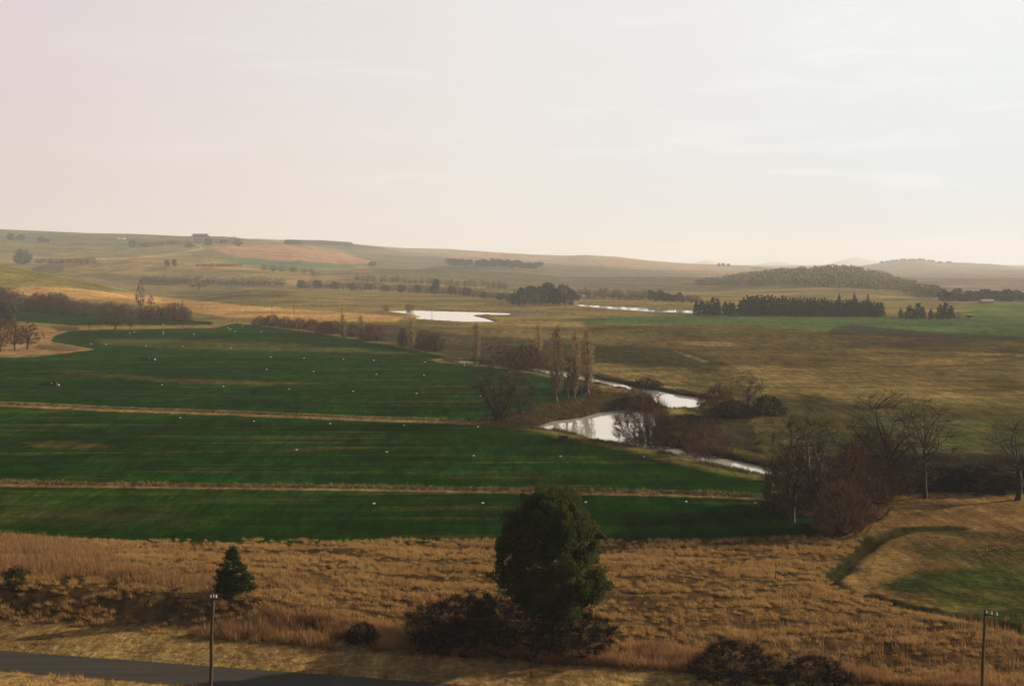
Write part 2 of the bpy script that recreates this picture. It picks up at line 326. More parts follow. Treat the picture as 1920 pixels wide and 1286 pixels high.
LAYERS = [
    dict(t=table([(300, 567), (380, 554), (470, 543.5), (560, 546), (680, 559), (780, 569)]), D=1560, F=1290, back=0.06),
    dict(t=table([(520, 516), (600, 503), (700, 501), (830, 505), (1000, 515), (1150, 528), (1300, 546), (1360, 552)]), D=2700, F=1950, back=0.06),
    dict(t=table([(60, 506), (120, 490), (260, 481), (400, 484), (520, 493), (640, 509), (720, 520)]), D=2750, F=2000, back=0.06),
    dict(t=table([(790, 506), (850, 498), (900, 493), (960, 495), (1010, 500.5), (1100, 512), (1200, 522)]), D=3700, F=2800, back=0.06),
    dict(t=table([(980, 506), (1080, 498), (1180, 499), (1280, 507), (1380, 516)]), D=4600, F=3700, back=0.05),   # ridge in photo pixels, distance, foot distance, how fast it falls behind
    dict(t=table([(-900, 430), (-400, 470), (0, 495), (60, 505), (120, 516), (180, 529), (235, 542), (290, 556), (340, 570)]), D=1500, F=1120, back=0.07),
    dict(t=table([(-1500, 420), (-300, 420), (0, 430), (60, 433), (170, 437), (260, 439), (340, 443), (420, 444), (480, 450), (560, 458), (680, 480), (800, 500), (900, 515)]), D=4300, F=2000, back=0.05, p=1.4),
    dict(t=table([(200, 452), (420, 449), (485, 448), (540, 450), (600, 452), (660, 457), (720, 463), (760, 466), (840, 468), (900, 472), (940, 475), (1000, 479), (1060, 481), (1100, 479.5), (1160, 483.5), (1220, 490), (1300, 496), (1400, 500), (1500, 506)]), D=6000, F=2900, back=0.03, p=1.3),
    dict(t=table([(1220, 556), (1300, 537), (1340, 529), (1380, 521), (1440, 514), (1500, 507), (1550, 504), (1590, 505), (1630, 511), (1665, 520), (1700, 532), (1740, 546), (1800, 562)]), D=2700, F=1480, back=0.10),
    dict(t=table([(1450, 513), (1560, 507), (1600, 502), (1640, 494.5), (1675, 489), (1700, 486.5), (1730, 487.5), (1760, 492), (1800, 493), (1855, 495), (1885, 498), (1925, 504), (2050, 503), (2500, 490)]), D=8200, F=4600, back=0.05),
    dict(t=table([(1740, 575), (1820, 567), (1860, 563.5), (1920, 569), (2000, 572), (2200, 570)]), D=1330, F=960, back=0.02),
    dict(t=table([(1180, 499), (1290, 495), (1325, 487), (1365, 495), (1410, 497), (1455, 490), (1500, 497), (1555, 495), (1585, 485), (1602, 481.5), (1625, 486), (1665, 495), (1720, 499), (1800, 502), (1900, 503), (2100, 502)]), D=19500, F=17500, back=0.05),
]
def terrain(X, Y):
    a = X / Y
    s = Y - road_y(X)
    wob = fbm(X / 9.0, Y / 9.0, 3, 3)
    Z = np.interp(s, [-120, -70, -40, -20, -8, -5.5, 0, 1, 8.5, 20, 36, 62, 68], [33, 20.5, 9.2, 3.2, 1.15, 1.0, 1.0, 1.02, 1.25, 1.35, 1.0, 0.15, 0.0])
    B = sstep(-X, 6, 26)
    Z = Z + B * (2.0 * sstep(s, 8.3, 15.5) * (1 - sstep(s, 20, 55)))
    near = (1 - sstep(s, 58, 68))
    Z = Z + near * sstep(s, 6, 14) * (0.30 * fbm(X / 3.2, Y / 2.4, 11, 3) + 0.22 * wob)
    Z = Z - near * sstep(s, 52, 60) * 0.25
    # unseen rise on the sunward side, added to throw shade over the right foreground
    Z = Z + 15.0 * sstep(X, 62, 112) * (1 - sstep(Y, 112, 175)) * sstep(Y, 35, 70)
    # rolling pasture on the far side of the river
    rol = sstep(a * FPX + 960, 1040, 1250) * sstep(Y, 430, 560) * (1 - sstep(Y, 800, 900))
    Z = Z + rol * (2.6 * fbm(X / 80.0, Y / 60.0, 23, 2) + 0.8 * fbm(X / 22.0, Y / 14.0, 29, 3))
    scr = (1 - sstep(a * FPX + 960, 1000, 1120)) * sstep(Y, 560, 640) * (1 - sstep(Y, 800, 880)) * sstep(a * FPX + 960, 700, 850)
    Z = Z + scr * 1.2 * fbm(X / 40.0, Y / 40.0, 31, 3)
    # step at the near edge of the far green field
    # far country
    far = np.zeros_like(Z)
    base = 33.5 * sstep(Y, 3200, 15500)
    for i, l in enumerate(LAYERS):
        zr = CAM_H + (497 - np.interp(a, l['t'][0], l['t'][1])) / FPX * l['D']
        t = (Y - l['F']) / (l['D'] - l['F'])
        rise = np.clip(t, 0, 1); rise = (0.72 * rise + 0.28 * rise * rise * (3 - 2 * rise)) ** l.get('p', 1.0)
        h = zr * rise - np.maximum(0, Y - l['D']) * l['back']
        h = np.where(t > 0, h, 0)
        far = np.maximum(far, h)
    amp = np.clip((Y - 1150) / 1500, 0, 1) * np.clip(far / 25.0, 0, 1)
    far = far + amp * (9.0 * fbm(X / 420.0, Y / 300.0, 41, 4)) * (1 - 0.75 * sstep(far, 60, 120))
    Z = Z + np.maximum(far, base)
    Z = Z + sstep(Y, 1000, 1200) * (1 - sstep(far, 0, 12)) * 0.9 * fbm(X / 120.0, Y / 150.0, 47, 3)
    m = (Y > 280) & (Y < 470) & (X > -25) & (X < 60)
    d = seg_dist(X[m], Y[m], BANK_W) + 1.2 * fbm(X[m] / 5, Y[m] / 5, 14, 3)
    Z[m] += 1.5 * np.exp(-(d / 5.0) ** 2)
    # ditches and drain
    m = (Y > 190) & (Y < 460)
    for pts in DITCH_W:
        d = seg_dist(X[m], Y[m], pts) + 0.5 * fbm(X[m] / 3, Y[m] / 3, 5, 2)
        Z[m] += -0.75 * (1 - sstep(d, 0.3, 1.5)) + 0.25 * np.exp(-((d - 2.2) / 0.9) ** 2)
    m = (Y > 90) & (Y < 190) & (X > 20)
    d = seg_dist(X[m], Y[m], DRAIN_W) + 0.4 * fbm(X[m] / 4, Y[m] / 4, 6, 2)
    Z[m] += -0.45 * (1 - sstep(d, 0.2, 2.2))
    # water courses
    wd = np.full(Z.shape, -1e3)
    m = (Y > 190) & (Y < 1250)
    hw = np.interp(Y[m], [200, 420, 480, 560, 900], [2.8, 2.9, 5.0, 3.0, 3.0])
    wig = 0.8 * fbm(X[m] / 7, Y[m] / 7, 8, 3)
    w = np.maximum(hw - seg_dist(X[m], Y[m], RIVER_W), 2.6 - seg_dist(X[m], Y[m], RIVER2_W)) + wig
    w = np.maximum(w, np.maximum(sdist(X[m], Y[m], POLY_W['pond']), sdist(X[m], Y[m], POLY_W['pool'])) + wig)
    wd[m] = w
    m = (Y > 800) & (Y < 1900)
    w = np.full(m.sum(), -1e3)
    for k in ('lake', 'lake2', 'far'):
        w = np.maximum(w, sdist(X[m], Y[m], POLY_W[k]) + 1.5 * fbm(X[m] / 14, Y[m] / 40, 9, 3))
    wd[m] = np.maximum(wd[m], w)
    bank = np.where(Y < 620, 2.6, 5.0)
    Z = Z * (1 - (1 - sstep(-wd, 0, 40)) * sstep(Y, 800, 850)) + 0
    Z = Z - (Z + 1.7) * sstep(wd, -bank, 0.6)
    return Z, wd

# rows and columns: fine where the picture is fine, so that the sheet stays light
vr = np.arange(1450, 588, -1.0)
Yn = CAM_H * FPX / (vr - 497.0)
rows = np.concatenate([np.linspace(12, Yn[0], 60)[:-1], Yn, np.geomspace(Yn[-1], 5200, 330)[1:], np.geomspace(5200, 21000, 120)[1:]])
cols = np.concatenate([np.linspace(-1.05, -0.40, 60)[:-1], np.linspace(-0.40, 0.40, 860), np.linspace(0.40, 1.05, 60)[1:]])
GA, GY = np.meshgrid(cols, rows)
GX = GA * GY
GZ, GW = terrain(GX.ravel(), GY.ravel()); GZ = GZ.reshape(GX.shape); GW = GW.reshape(GX.shape)
GU, GV = project(GX, GY, GZ)
NR, NC = GX.shape

def z_at(X, Y):
    X = np.atleast_1d(np.asarray(X, float)); Y = np.atleast_1d(np.asarray(Y, float))
    a = X / Y
    j = np.clip(np.searchsorted(cols, a) - 1, 0, NC - 2); i = np.clip(np.searchsorted(rows, Y) - 1, 0, NR - 2)
    fx = np.clip((a - cols[j]) / (cols[j + 1] - cols[j]), 0, 1); fy = np.clip((Y - rows[i]) / (rows[i + 1] - rows[i]), 0, 1)
    return (GZ[i, j] * (1 - fx) + GZ[i, j + 1] * fx) * (1 - fy) + (GZ[i + 1, j] * (1 - fx) + GZ[i + 1, j + 1] * fx) * fy
_YS = np.concatenate([np.arange(60, 400, 0.25), np.geomspace(400, 20500, 4200)])
def ground_at(u, v, ymin=60):
    """First point of the ground met along the line of sight."""
    r = ray(u, v); Y = _YS[_YS >= ymin]; t = Y / r[1]; X = r[0] * t; zr = CAM_H + r[2] * t
    k = np.nonzero(z_at(X, Y) >= zr)[0]
    k = k[0] if len(k) else len(Y) - 1
    return float(X[k]), float(Y[k]), float(z_at(X[k], Y[k])[0])

# ---- what grows where: field outlines
ALB = np.zeros((NR, NC, 3)); SWD = np.zeros((NR, NC, 3))
jit_u = fbm(GA * 160, np.log(GY) * 60, 51, 3); jit_v = fbm(GA * 160 + 9, np.log(GY) * 60, 52, 3)
def paint(poly, col, feather=2.0, ju=6.0, jv=1.5, sw=None, amt=1.0, tex=None):
    p = np.array(poly, float); f = feather + max(ju, jv)
    bb = (GU > p[:, 0].min() - f) & (GU < p[:, 0].max() + f) & (GV > p[:, 1].min() - f) & (GV < p[:, 1].max() + f)
    if not bb.any(): return
    u = GU[bb] + ju * jit_u[bb]; v = GV[bb] + jv * jit_v[bb]
    w = sstep(sdist(u, v, [tuple(q) for q in p]), -feather, feather) * amt
    if tex is not None: w = w * tex[bb]
    w = w[:, None]
    ALB[bb] = ALB[bb] * (1 - w) + np.array(col) * w
    if sw is not None: SWD[bb] = SWD[bb] * (1 - w) + np.array(sw) * w
C_GREEN = (0.0048, 0.0265, 0.0022)
def paint_all():
    n_hill = fbm(GX / 260.0, GY / 420.0, 61, 5); n_mid = fbm(GX / 60.0, GY / 60.0, 62, 4); n_sm = fbm(GX / 14.0, GY / 12.0, 63, 4)
    # far country: olive, teal and rusty patches by noise
    far_a = np.array((0.155, 0.118, 0.036)); far_b = np.array((0.260, 0.170, 0.062)); far_c = np.array((0.066, 0.074, 0.028))
    t = np.clip(0.5 + n_hill * 1.1, 0, 1)[..., None]; t2 = np.clip(n_mid * 2.4 - 0.1, 0, 1)[..., None]
    ALB[:] = far_a * (1 - t) + far_b * t; ALB[:] = ALB * (1 - 0.6 * t2) + far_c * 0.6 * t2
    SWD[:] = (0.5, 0.0, 0)
    FAR = (0.6, 0.25, 0)
    # skyline ridge, pinkish veld
    paint([(700, 460), (900, 468), (1100, 476), (1300, 492), (1420, 498), (1400, 512), (1250, 506), (1050, 497), (900, 488), (760, 474)], (0.34, 0.215, 0.120), 4, 20, 4, FAR, 0.9)
    paint([(640, 470), (900, 486), (1100, 498), (1300, 515), (1340, 545), (1100, 548), (900, 530), (700, 508)], (0.108, 0.092, 0.045), 5, 20, 4, FAR, 0.85)
    paint([(1450, 520), (1700, 484), (2200, 480), (2200, 560), (1800, 548), (1700, 520)], (0.22, 0.155, 0.115), 4, 20, 3, FAR, 0.85)  # outer ridge, brightened so the colour itself carries some haze
    ALB[GY > 15500] = (0.30, 0.27, 0.27)  # mountains: haze painted into a paler ground colour
    paint([(-200, 425), (520, 440), (520, 462), (300, 466), (-200, 455)], (0.150, 0.120, 0.055), 3, 20, 2, FAR, 0.6)
    paint([(60, 437), (260, 447), (370, 455), (240, 462), (90, 458), (-20, 448)], (0.075, 0.100, 0.052), 3, 20, 3, FAR, 0.7)
    paint([(395, 464), (450, 458), (540, 460), (620, 471), (697, 490), (690, 495), (600, 492), (500, 486), (430, 478)], (0.32, 0.165, 0.085), 2, 5, 1.5, FAR)
    paint([(405, 484), (450, 484), (560, 491), (690, 497), (640, 504), (520, 502), (440, 494)], (0.080, 0.125, 0.058), 2, 5, 1.5, FAR)
    paint([(180, 482), (300, 477), (385, 472), (330, 482), (230, 488), (180, 487)], (0.27, 0.19, 0.065), 2, 6, 1.5, FAR, 0.8)
    paint([(535, 452), (600, 450), (660, 456), (720, 466), (660, 472), (600, 462), (540, 459)], (0.06, 0.058, 0.028), 2, 6, 1.5, FAR, 0.9)
    # gold-green hill close on the left and the straw fields under it
    paint([(-300, 470), (0, 494), (120, 516), (250, 544), (240, 552), (120, 546), (-100, 540)], (0.175, 0.135, 0.036), 3, 8, 2, (0.3, 0.3, 0))
    paint([(100, 506), (280, 520), (460, 526), (520, 530), (440, 540), (300, 535), (200, 525)], (0.085, 0.085, 0.032), 4, 10, 3, FAR, 0.7)
    paint([(250, 547), (360, 540), (520, 542), (760, 550), (960, 560), (1010, 580), (760, 580), (560, 574), (400, 566), (280, 556)], (0.180, 0.130, 0.040), 3, 8, 2, (0.4, 0.35, 0))
    paint([(330, 546), (470, 542), (560, 548), (480, 566), (400, 566), (330, 556)], (0.095, 0.080, 0.034), 4, 10, 3, (0.4, 0.3, 0), 0.8)
    paint([(-50, 541), (60, 538), (180, 543), (260, 551), (330, 560), (430, 570), (560, 580), (700, 588), (760, 596), (740, 604), (560, 600), (420, 594), (320, 578), (200, 562), (-50, 548)], (0.38, 0.215, 0.070), 2, 6, 1.5, (0.5, 0.25, 0))
    paint([(620, 582), (760, 590), (800, 602), (1000, 612), (1100, 606), (900, 596), (800, 588), (740, 583)], (0.24, 0.155, 0.055), 2, 6, 1.5, (0.5, 0.3, 0))
    # dark wet scrub along the river
    paint([(560, 604), (700, 606), (850, 612), (1010, 618), (1150, 630), (1160, 660), (1150, 680), (1000, 690), (880, 676), (760, 650), (640, 630)], (0.060, 0.048, 0.022), 5, 12, 3, (0.8, 0.2, 0))
    paint([(720, 606), (900, 610), (1100, 612), (1160, 630), (1010, 636), (860, 628)], (0.145, 0.100, 0.038), 4, 20, 3, (0.6, 0.3, 0), 0.85)
    # pasture on the right of the river
    paint([(1090, 600), (1300, 606), (1560, 622), (1700, 628), (2300, 640), (2300, 690), (1700, 690), (1400, 690), (1130, 676)], (0.098, 0.066, 0.020), 3, 10, 2, (0.6, 0.45, 0))
    paint([(1110, 676), (1300, 686), (1700, 690), (2300, 686), (2300, 790), (1700, 760), (1450, 745), (1300, 722), (1150, 704)], (0.160, 0.112, 0.040), 4, 20, 4, (0.7, 0.5, 0))
    paint([(1250, 720), (1500, 748), (1700, 760), (2300, 780), (2300, 900), (1500, 880), (1350, 850), (1300, 790)], (0.090, 0.074, 0.026), 5, 20, 4, (0.8, 0.6, 0))
    n_pl = fbm(GX / 26.0, GY / 60.0, 66, 4); n_pl2 = fbm(GX / 9.0, GY / 34.0, 67, 3)
    paint([(1090, 610), (1560, 626), (2300, 645), (2300, 850), (1350, 850), (1110, 690)], (0.050, 0.036, 0.012), 6, 14, 4, None, 0.8, np.clip(n_pl * 2.2 + n_pl2 - 0.1, 0, 1))
    g = np.clip(n_sm * 1.5 + n_mid * 1.4, 0, 1)
    paint([(1120, 690), (2300, 690), (2300, 880), (1350, 850)], (0.042, 0.058, 0.016), 6, 10, 3, None, 0.75, g)
    paint([(1085, 650), (1180, 649), (1260, 654), (1335, 668), (1370, 686), (1200, 686), (1100, 680)], (0.036, 0.031, 0.013), 4, 10, 2, (0.8, 0.2, 0), 1.0)
    for poly, c, am in [([(1250, 640), (1350, 640), (1395, 648), (1330, 650)], (0.21, 0.13, 0.04), 0.6), ([(1255, 655), (1300, 668), (1330, 677), (1322, 679), (1290, 670)], (0.2, 0.13, 0.06), 0.6),
                        ([(1700, 684), (1760, 671), (1800, 676), (1890, 672), (1800, 684)], (0.21, 0.115, 0.042), 0.55), ([(1780, 660), (1930, 664), (1930, 668), (1800, 664)], (0.25, 0.19, 0.06), 0.7),
                        ([(1150, 650), (1160, 640), (1090, 630), (1040, 632)], (0.16, 0.12, 0.035), 0.6)]:
        paint(poly, c, 2, 8, 1.5, None, am)
    # river banks
    paint([(1110, 700), (1170, 706), (1280, 730), (1340, 745), (1310, 752), (1180, 722), (1120, 712)], (0.030, 0.034, 0.012), 3, 8, 2, (0.9, 0, 0))
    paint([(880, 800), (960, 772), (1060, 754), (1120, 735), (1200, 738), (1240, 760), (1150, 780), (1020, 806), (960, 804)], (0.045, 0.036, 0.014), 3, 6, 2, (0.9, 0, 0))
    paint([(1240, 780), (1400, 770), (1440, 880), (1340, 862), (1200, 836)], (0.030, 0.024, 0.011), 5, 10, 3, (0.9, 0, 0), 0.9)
    paint([(1420, 870), (1640, 848), (1760, 852), (2300, 850), (2300, 925), (1760, 925), (1640, 928), (1440, 905)], (0.022, 0.019, 0.009), 5, 14, 4, (0.9, 0, 0))  # thicket bank on the right, its shade painted into the dark ground colour
    m = (GY > 280) & (GY < 470) & (GX > -25) & (GX < 60)
    d = seg_dist(GX[m], GY[m] - 5.0, BANK_W) + 1.5 * n_sm[m]; w = np.exp(-(d / 2.6) ** 2)[:, None] * 0.85
    ALB[m] = ALB[m] * (1 - w) + np.array((0.20, 0.135, 0.050)) * w
    # foreground: rank dry grass, drain, grazed pasture on the right
    fg = (GY < 186)
    ALB[fg] = (0.080, 0.047, 0.018); SWD[fg] = (1.0, 0.0, 0)
    paint([(1560, 960), (1640, 930), (1760, 925), (2400, 930), (2400, 1240), (1900, 1190), (1640, 1128), (1560, 1090), (1590, 1040)], (0.160, 0.096, 0.034), 3, 8, 3, (0.8, 0.0, 0))
    gg = np.clip(0.85 + n_sm * 1.2, 0, 1)
    paint([(1640, 1100), (1720, 1070), (1850, 1060), (2400, 1090), (2400, 1230), (1900, 1185), (1740, 1140)], (0.028, 0.038, 0.009), 12, 16, 8, None, 1.0, np.clip(1.35 + n_sm * 1.1, 0.45, 1))
    paint([(1700, 1000), (1800, 992), (2300, 1030), (2300, 1075), (1900, 1064), (1740, 1050), (1705, 1025)], (0.048, 0.048, 0.017), 8, 20, 5, None, 0.85, gg)
    paint([(1640, 985), (1780, 992), (2000, 1010), (2300, 1030), (2300, 1045), (1980, 1024), (1800, 1008)], (0.030, 0.032, 0.012), 4, 12, 3, None, 0.8)
    paint([(1600, 1000), (1660, 985), (1640, 1010), (1565, 1080), (1560, 1092), (1640, 1128), (1800, 1165), (2000, 1215), (2000, 1240), (1760, 1178), (1620, 1138), (1535, 1098), (1545, 1075)], (0.045, 0.042, 0.013), 6, 8, 4, (0.8, 0, 0), 0.45)  # brush and grass along the drain, darkened with painted shade
    m = (GY > 90) & (GY < 215) & (GX > 20)
    d = seg_dist(GX[m], GY[m], DRAIN_W) + 0.9 * n_sm[m]; w = (1 - sstep(d, 0.8, 2.0))[:, None] * 0.9
    ALB[m] = ALB[m] * (1 - w) + np.array((0.016, 0.020, 0.006)) * w
    # green fields
    for q in GREEN: paint(q, C_GREEN, 1.2, 5, 1.0, (0.45, 1.0, 0))
    paint(GREEN[0], (0.010, 0.046, 0.004), 6, 10, 3, None, 0.35)
    paint([(180, 635), (330, 637), (480, 642), (660, 652), (780, 664), (640, 660), (480, 656), (300, 652), (190, 645)], (0.105, 0.082, 0.026), 4, 30, 3, None, 0.62)
    paint([(100, 690), (300, 708), (480, 714), (640, 719), (480, 722), (300, 716), (150, 702)], (0.115, 0.080, 0.026), 3, 30, 2, None, 0.55)
    paint([(40, 828), (130, 826), (210, 836), (140, 843), (60, 838)], (0.110, 0.072, 0.024), 3, 20, 2, None, 0.6)
    paint([(0, 930), (300, 950), (420, 985), (0, 985)], (0.050, 0.055, 0.016), 14, 40, 6, None, 0.5)
    paint(GREEN_FAR, (0.062, 0.098, 0.026), 1.5, 8, 1.0, (0.2, 0.4, 0))
    paint([(1800, 575), (1930, 560), (2300, 560), (2300, 600), (1900, 598), (1800, 590)], (0.105, 0.130, 0.032), 4, 10, 2, None, 0.8)
    # banks, dry headlands and ditches
    paint([(1560, 616), (1600, 608), (1680, 616), (1800, 626), (1930, 632), (2300, 636), (2300, 646), (1930, 642), (1800, 636), (1650, 630), (1550, 625)], (0.040, 0.034, 0.018), 2, 6, 1.5, (0.6, 0, 0))  # bank under the far field: its shade is painted as dark ground
    paint([(-60, 606), (60, 605), (100, 612), (250, 610), (420, 609), (450, 603), (400, 615), (250, 617), (130, 620), (95, 632), (100, 642), (175, 655), (100, 664), (-60, 670)], (0.250, 0.150, 0.060), 2, 5, 1.5, (0.7, 0, 0))
    paint([(95, 612), (145, 613), (150, 619), (110, 622)], (0.05, 0.038, 0.02), 2, 5, 1, None, 0.8)
    paint([(70, 646), (120, 646), (160, 655), (110, 660), (70, 654)], (0.09, 0.055, 0.025), 2, 5, 1, None, 0.7)
    for pts in DITCH_W:
        m = (GY > 190) & (GY < 460)
        d = seg_dist(GX[m], GY[m], pts) + 0.7 * fbm(GX[m] / 3, GY[m] / 3, 5, 2)
        w = (1 - sstep(d, 1.5, 2.7))[:, None]
        ALB[m] = ALB[m] * (1 - w) + np.array((0.110, 0.070, 0.030)) * w; SWD[m] = SWD[m] * (1 - w) + np.array((1, 0, 0)) * w
    for pts, col in [(RIVER_W, (0.230, 0.150, 0.060)), (RIVER2_W, (0.14, 0.11, 0.030))]:   # straw-coloured edge between field and river
        m = (GY > 230) & (GY < 800) & (GW > -9) & (GW < -3.5)
        d = seg_dist(GX[m], GY[m], pts); side = np.exp(-((-GW[m] - 6.0) / 2.2) ** 2) * 0.8
        side = np.where(d < 26, side, 0)[:, None]
        ALB[m] = ALB[m] * (1 - side) + np.array(col) * side; SWD[m] = SWD[m] * (1 - side) + np.array((0.6, 0, 0)) * side
    w = sstep(GW, -3.5, -1.5)[..., None] * (GY < 700)[..., None]
    ALB[:] = ALB * (1 - w) + np.array((0.030, 0.024, 0.012)) * w
    # verge
    s = GY - road_y(GX)
    w = (sstep(s, -0.2, 0.3) * (1 - sstep(s + 1.4 * n_sm, 8.0, 10.0)) + (1 - sstep(s, -6.2, -5.7)))[..., None]
    ALB[:] = ALB * (1 - w) + np.array((0.20, 0.125, 0.045)) * w
    # dirt track on the far hill
GREEN = [
    [(-400, 655), (0, 671), (60, 670), (178, 655), (98, 641), (100, 630), (135, 620), (250, 617), (400, 613), (440, 606), (560, 620), (640, 632), (760, 653), (890, 680), (1010, 694), (1070, 712), (1125, 735), (1090, 748), (1000, 766), (950, 779), (905, 788), (700, 780), (450, 770), (200, 761), (0, 752), (-400, 740)],
    [(-400, 752), (0, 762), (200, 771), (450, 780), (700, 790), (905, 797), (960, 798), (1060, 817), (1170, 840), (1290, 864), (1400, 886), (1445, 898), (1445, 928), (1250, 920), (1000, 916), (650, 910), (300, 906), (0, 902), (-400, 894)],
    [(-400, 905), (0, 912), (300, 916), (650, 920), (1000, 926), (1250, 930), (1440, 938), (1510, 965), (1600, 985), (1570, 1000), (1450, 1003), (1200, 1012), (900, 1017), (600, 1018), (300, 1015), (120, 1008), (0, 1000), (-400, 985)],
    [(-400, 560), (30, 580), (120, 584), (200, 589), (300, 596), (400, 604), (395, 610), (330, 612), (250, 608), (130, 610), (60, 604), (-400, 590)],
]
GREEN_FAR = [(1050, 598), (1130, 595), (1300, 592), (1660, 593), (1790, 599), (1815, 586), (1850, 570), (1920, 572), (2300, 575), (2300, 637), (1930, 634), (1800, 627), (1680, 617), (1600, 611), (1560, 620), (1440, 612), (1300, 610), (1180, 609), (1100, 605)]
paint_all()

TRACK = [on for on in [(180, 485), (240, 484), (300, 479), (340, 474), (380, 466), (374, 461), (366, 458)]]
REG = np.zeros((NR, NC), np.int8)           # 0 ground
s_ = GY - road_y(GX)
REG[(GY > 1500)] = 1                        # hills
for k, q in enumerate(GREEN): REG[inside(GU + 5 * jit_u, GV + jit_v, q) & (GY > 150) & (GY < 1300) & (GW < -3)] = 2 + k
REG[inside(GU + 8 * jit_u, GV + jit_v, GREEN_FAR) & (GY > 500) & (GY < 2000) & (GW < -5)] = 6
REG[(s_ > -5.4) & (s_ < 0)] = 7             # road
pink = [(395, 464), (450, 458), (540, 460), (620, 471), (697, 490), (690, 495), (600, 492), (500, 486), (430, 478)]
REG[inside(GU + 5 * jit_u, GV + jit_v, pink) & (GY > 1500)] = 8
td = seg_dist(GU, GV, TRACK); REG[(td < 1.6) & (GY > 1500)] = 9
w = (1 - sstep(td, 0.8, 2.0))[..., None] * (GY > 1500)[..., None]
ALB[:] = ALB * (1 - w) + np.array((0.34, 0.25, 0.14)) * w

idx = np.arange(NR * NC).reshape(NR, NC)
QUADS = np.stack([idx[:-1, :-1], idx[:-1, 1:], idx[1:, 1:], idx[1:, :-1]], -1).reshape(-1, 4)
QREG = REG[:-1, :-1].ravel()
PTS = np.stack([GX, GY, GZ], -1).reshape(-1, 3)
def sheet(name, faces, mat, kind='structure', z=None, attrs=True):
    ids, inv = np.unique(faces, return_inverse=True)
    V = PTS[ids].copy()
    if z is not None: V[:, 2] = z
    me = fast_mesh(name, V, inv.reshape(-1, 4), [mat], smooth=True)
    if attrs:
        for nm, A in (('albedo', ALB), ('sward', SWD)):
            at = me.attributes.new(nm, 'FLOAT_COLOR', 'POINT')
            c = np.ones((len(ids), 4), np.float32); c[:, :3] = A.reshape(-1, 3)[ids]
            at.data.foreach_set('color', c.ravel())
    o = obj(name, me); o['kind'] = kind
    return o
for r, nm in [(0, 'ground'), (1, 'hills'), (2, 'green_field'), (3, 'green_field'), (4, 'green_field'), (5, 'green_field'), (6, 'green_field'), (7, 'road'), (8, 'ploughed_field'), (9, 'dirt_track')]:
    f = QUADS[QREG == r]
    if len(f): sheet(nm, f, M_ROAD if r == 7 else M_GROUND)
# water surfaces: flat, reaching just under the banks
qw = np.maximum.reduce([GW[:-1, :-1], GW[1:, 1:], GW[:-1, 1:], GW[1:, :-1]]).ravel()
qy = GY[:-1, :-1].ravel(); qu = GU[:-1, :-1].ravel()
wet = qw > np.where(qy < 620, -2.6, -5.0)
for nm, m in [('river', wet & (qy < 790)), ('lake', wet & (qy >= 790) & (qu < 1075) & (qy < 1400)), ('lake', wet & (qy >= 790) & (qu >= 1075) & (qy < 1400)), ('pond', wet & (qy >= 1400))]:
    if m.any(): sheet(nm, QUADS[m], M_WATER, z=WATER_Z, attrs=False)

# ------------------------------------------------------------------ plant builders
class Geo:
    """Collects tubes and slivers; every mesh gets triangles only."""
    def __init__(s): s.V = []; s.F = []; s.n = 0
    def add(s, V, F):
        s.V.append(np.asarray(V, float)); s.F.append(np.asarray(F, int) + s.n); s.n += len(V)
    def tube(s, pts, rad, k=5):
        pts = np.asarray(pts, float); n = len(pts); V = []
        for i in range(n):
            d = pts[min(i + 1, n - 1)] - pts[max(i - 1, 0)]; d = d / (np.linalg.norm(d) + 1e-9)
            a = np.cross(d, (0.31, 0.95, 0.1)); a /= np.linalg.norm(a) + 1e-9; b = np.cross(d, a)
            for j in range(k):
                t = 2 * math.pi * j / k; V.append(pts[i] + rad[i] * (math.cos(t) * a + math.sin(t) * b))
        F = []
        for i in range(n - 1):
            for j in range(k):
                p, q = i * k + j, i * k + (j + 1) % k
                F += [(p, q, q + k), (p, q + k, p + k)]
        V.append(pts[-1]); e = len(V) - 1
        F += [((n - 1) * k + j, (n - 1) * k + (j + 1) % k, e) for j in range(k)]
        s.add(V, F)
    def slivers(s, P, D, Wd, rng):
        """Thin three-sided spikes from P along D."""
        P = np.asarray(P, float); D = np.asarray(D, float); n = len(P)
        if n == 0: return
        a = np.cross(D, rng.normal(size=(n, 3))); a /= np.linalg.norm(a, axis=1)[:, None] + 1e-9
        w = np.asarray(Wd).reshape(-1, 1) * 0.5
        V = np.stack([P - a * w, P + a * w, P + D], 1).reshape(-1, 3)
        s.add(V, np.arange(3 * n).reshape(-1, 3))
    def leaves(s, P, size, rng, up=0.0):
        P = np.asarray(P, float); n = len(P)
        a = rng.normal(size=(n, 3)); a[:, 2] += up; a /= np.linalg.norm(a, axis=1)[:, None]
        b = np.cross(a, rng.normal(size=(n, 3))); b /= np.linalg.norm(b, axis=1)[:, None]
        sz = (size * rng.uniform(0.6, 1.4, n))[:, None]
        V = np.stack([P - a * sz * 0.5 - b * sz * 0.28, P - a * sz * 0.3 + b * sz * 0.3, P + a * sz * 0.6], 1).reshape(-1, 3)
        s.add(V, np.arange(3 * n).reshape(-1, 3))
    def arrays(s): return np.concatenate(s.V), np.concatenate(s.F)
def unit(v): return v / (np.linalg.norm(v) + 1e-9)
def tilt(d, ang, rng):
    p = unit(np.cross(d, rng.normal(size=3))); return unit(d * math.cos(ang) + p * math.sin(ang))
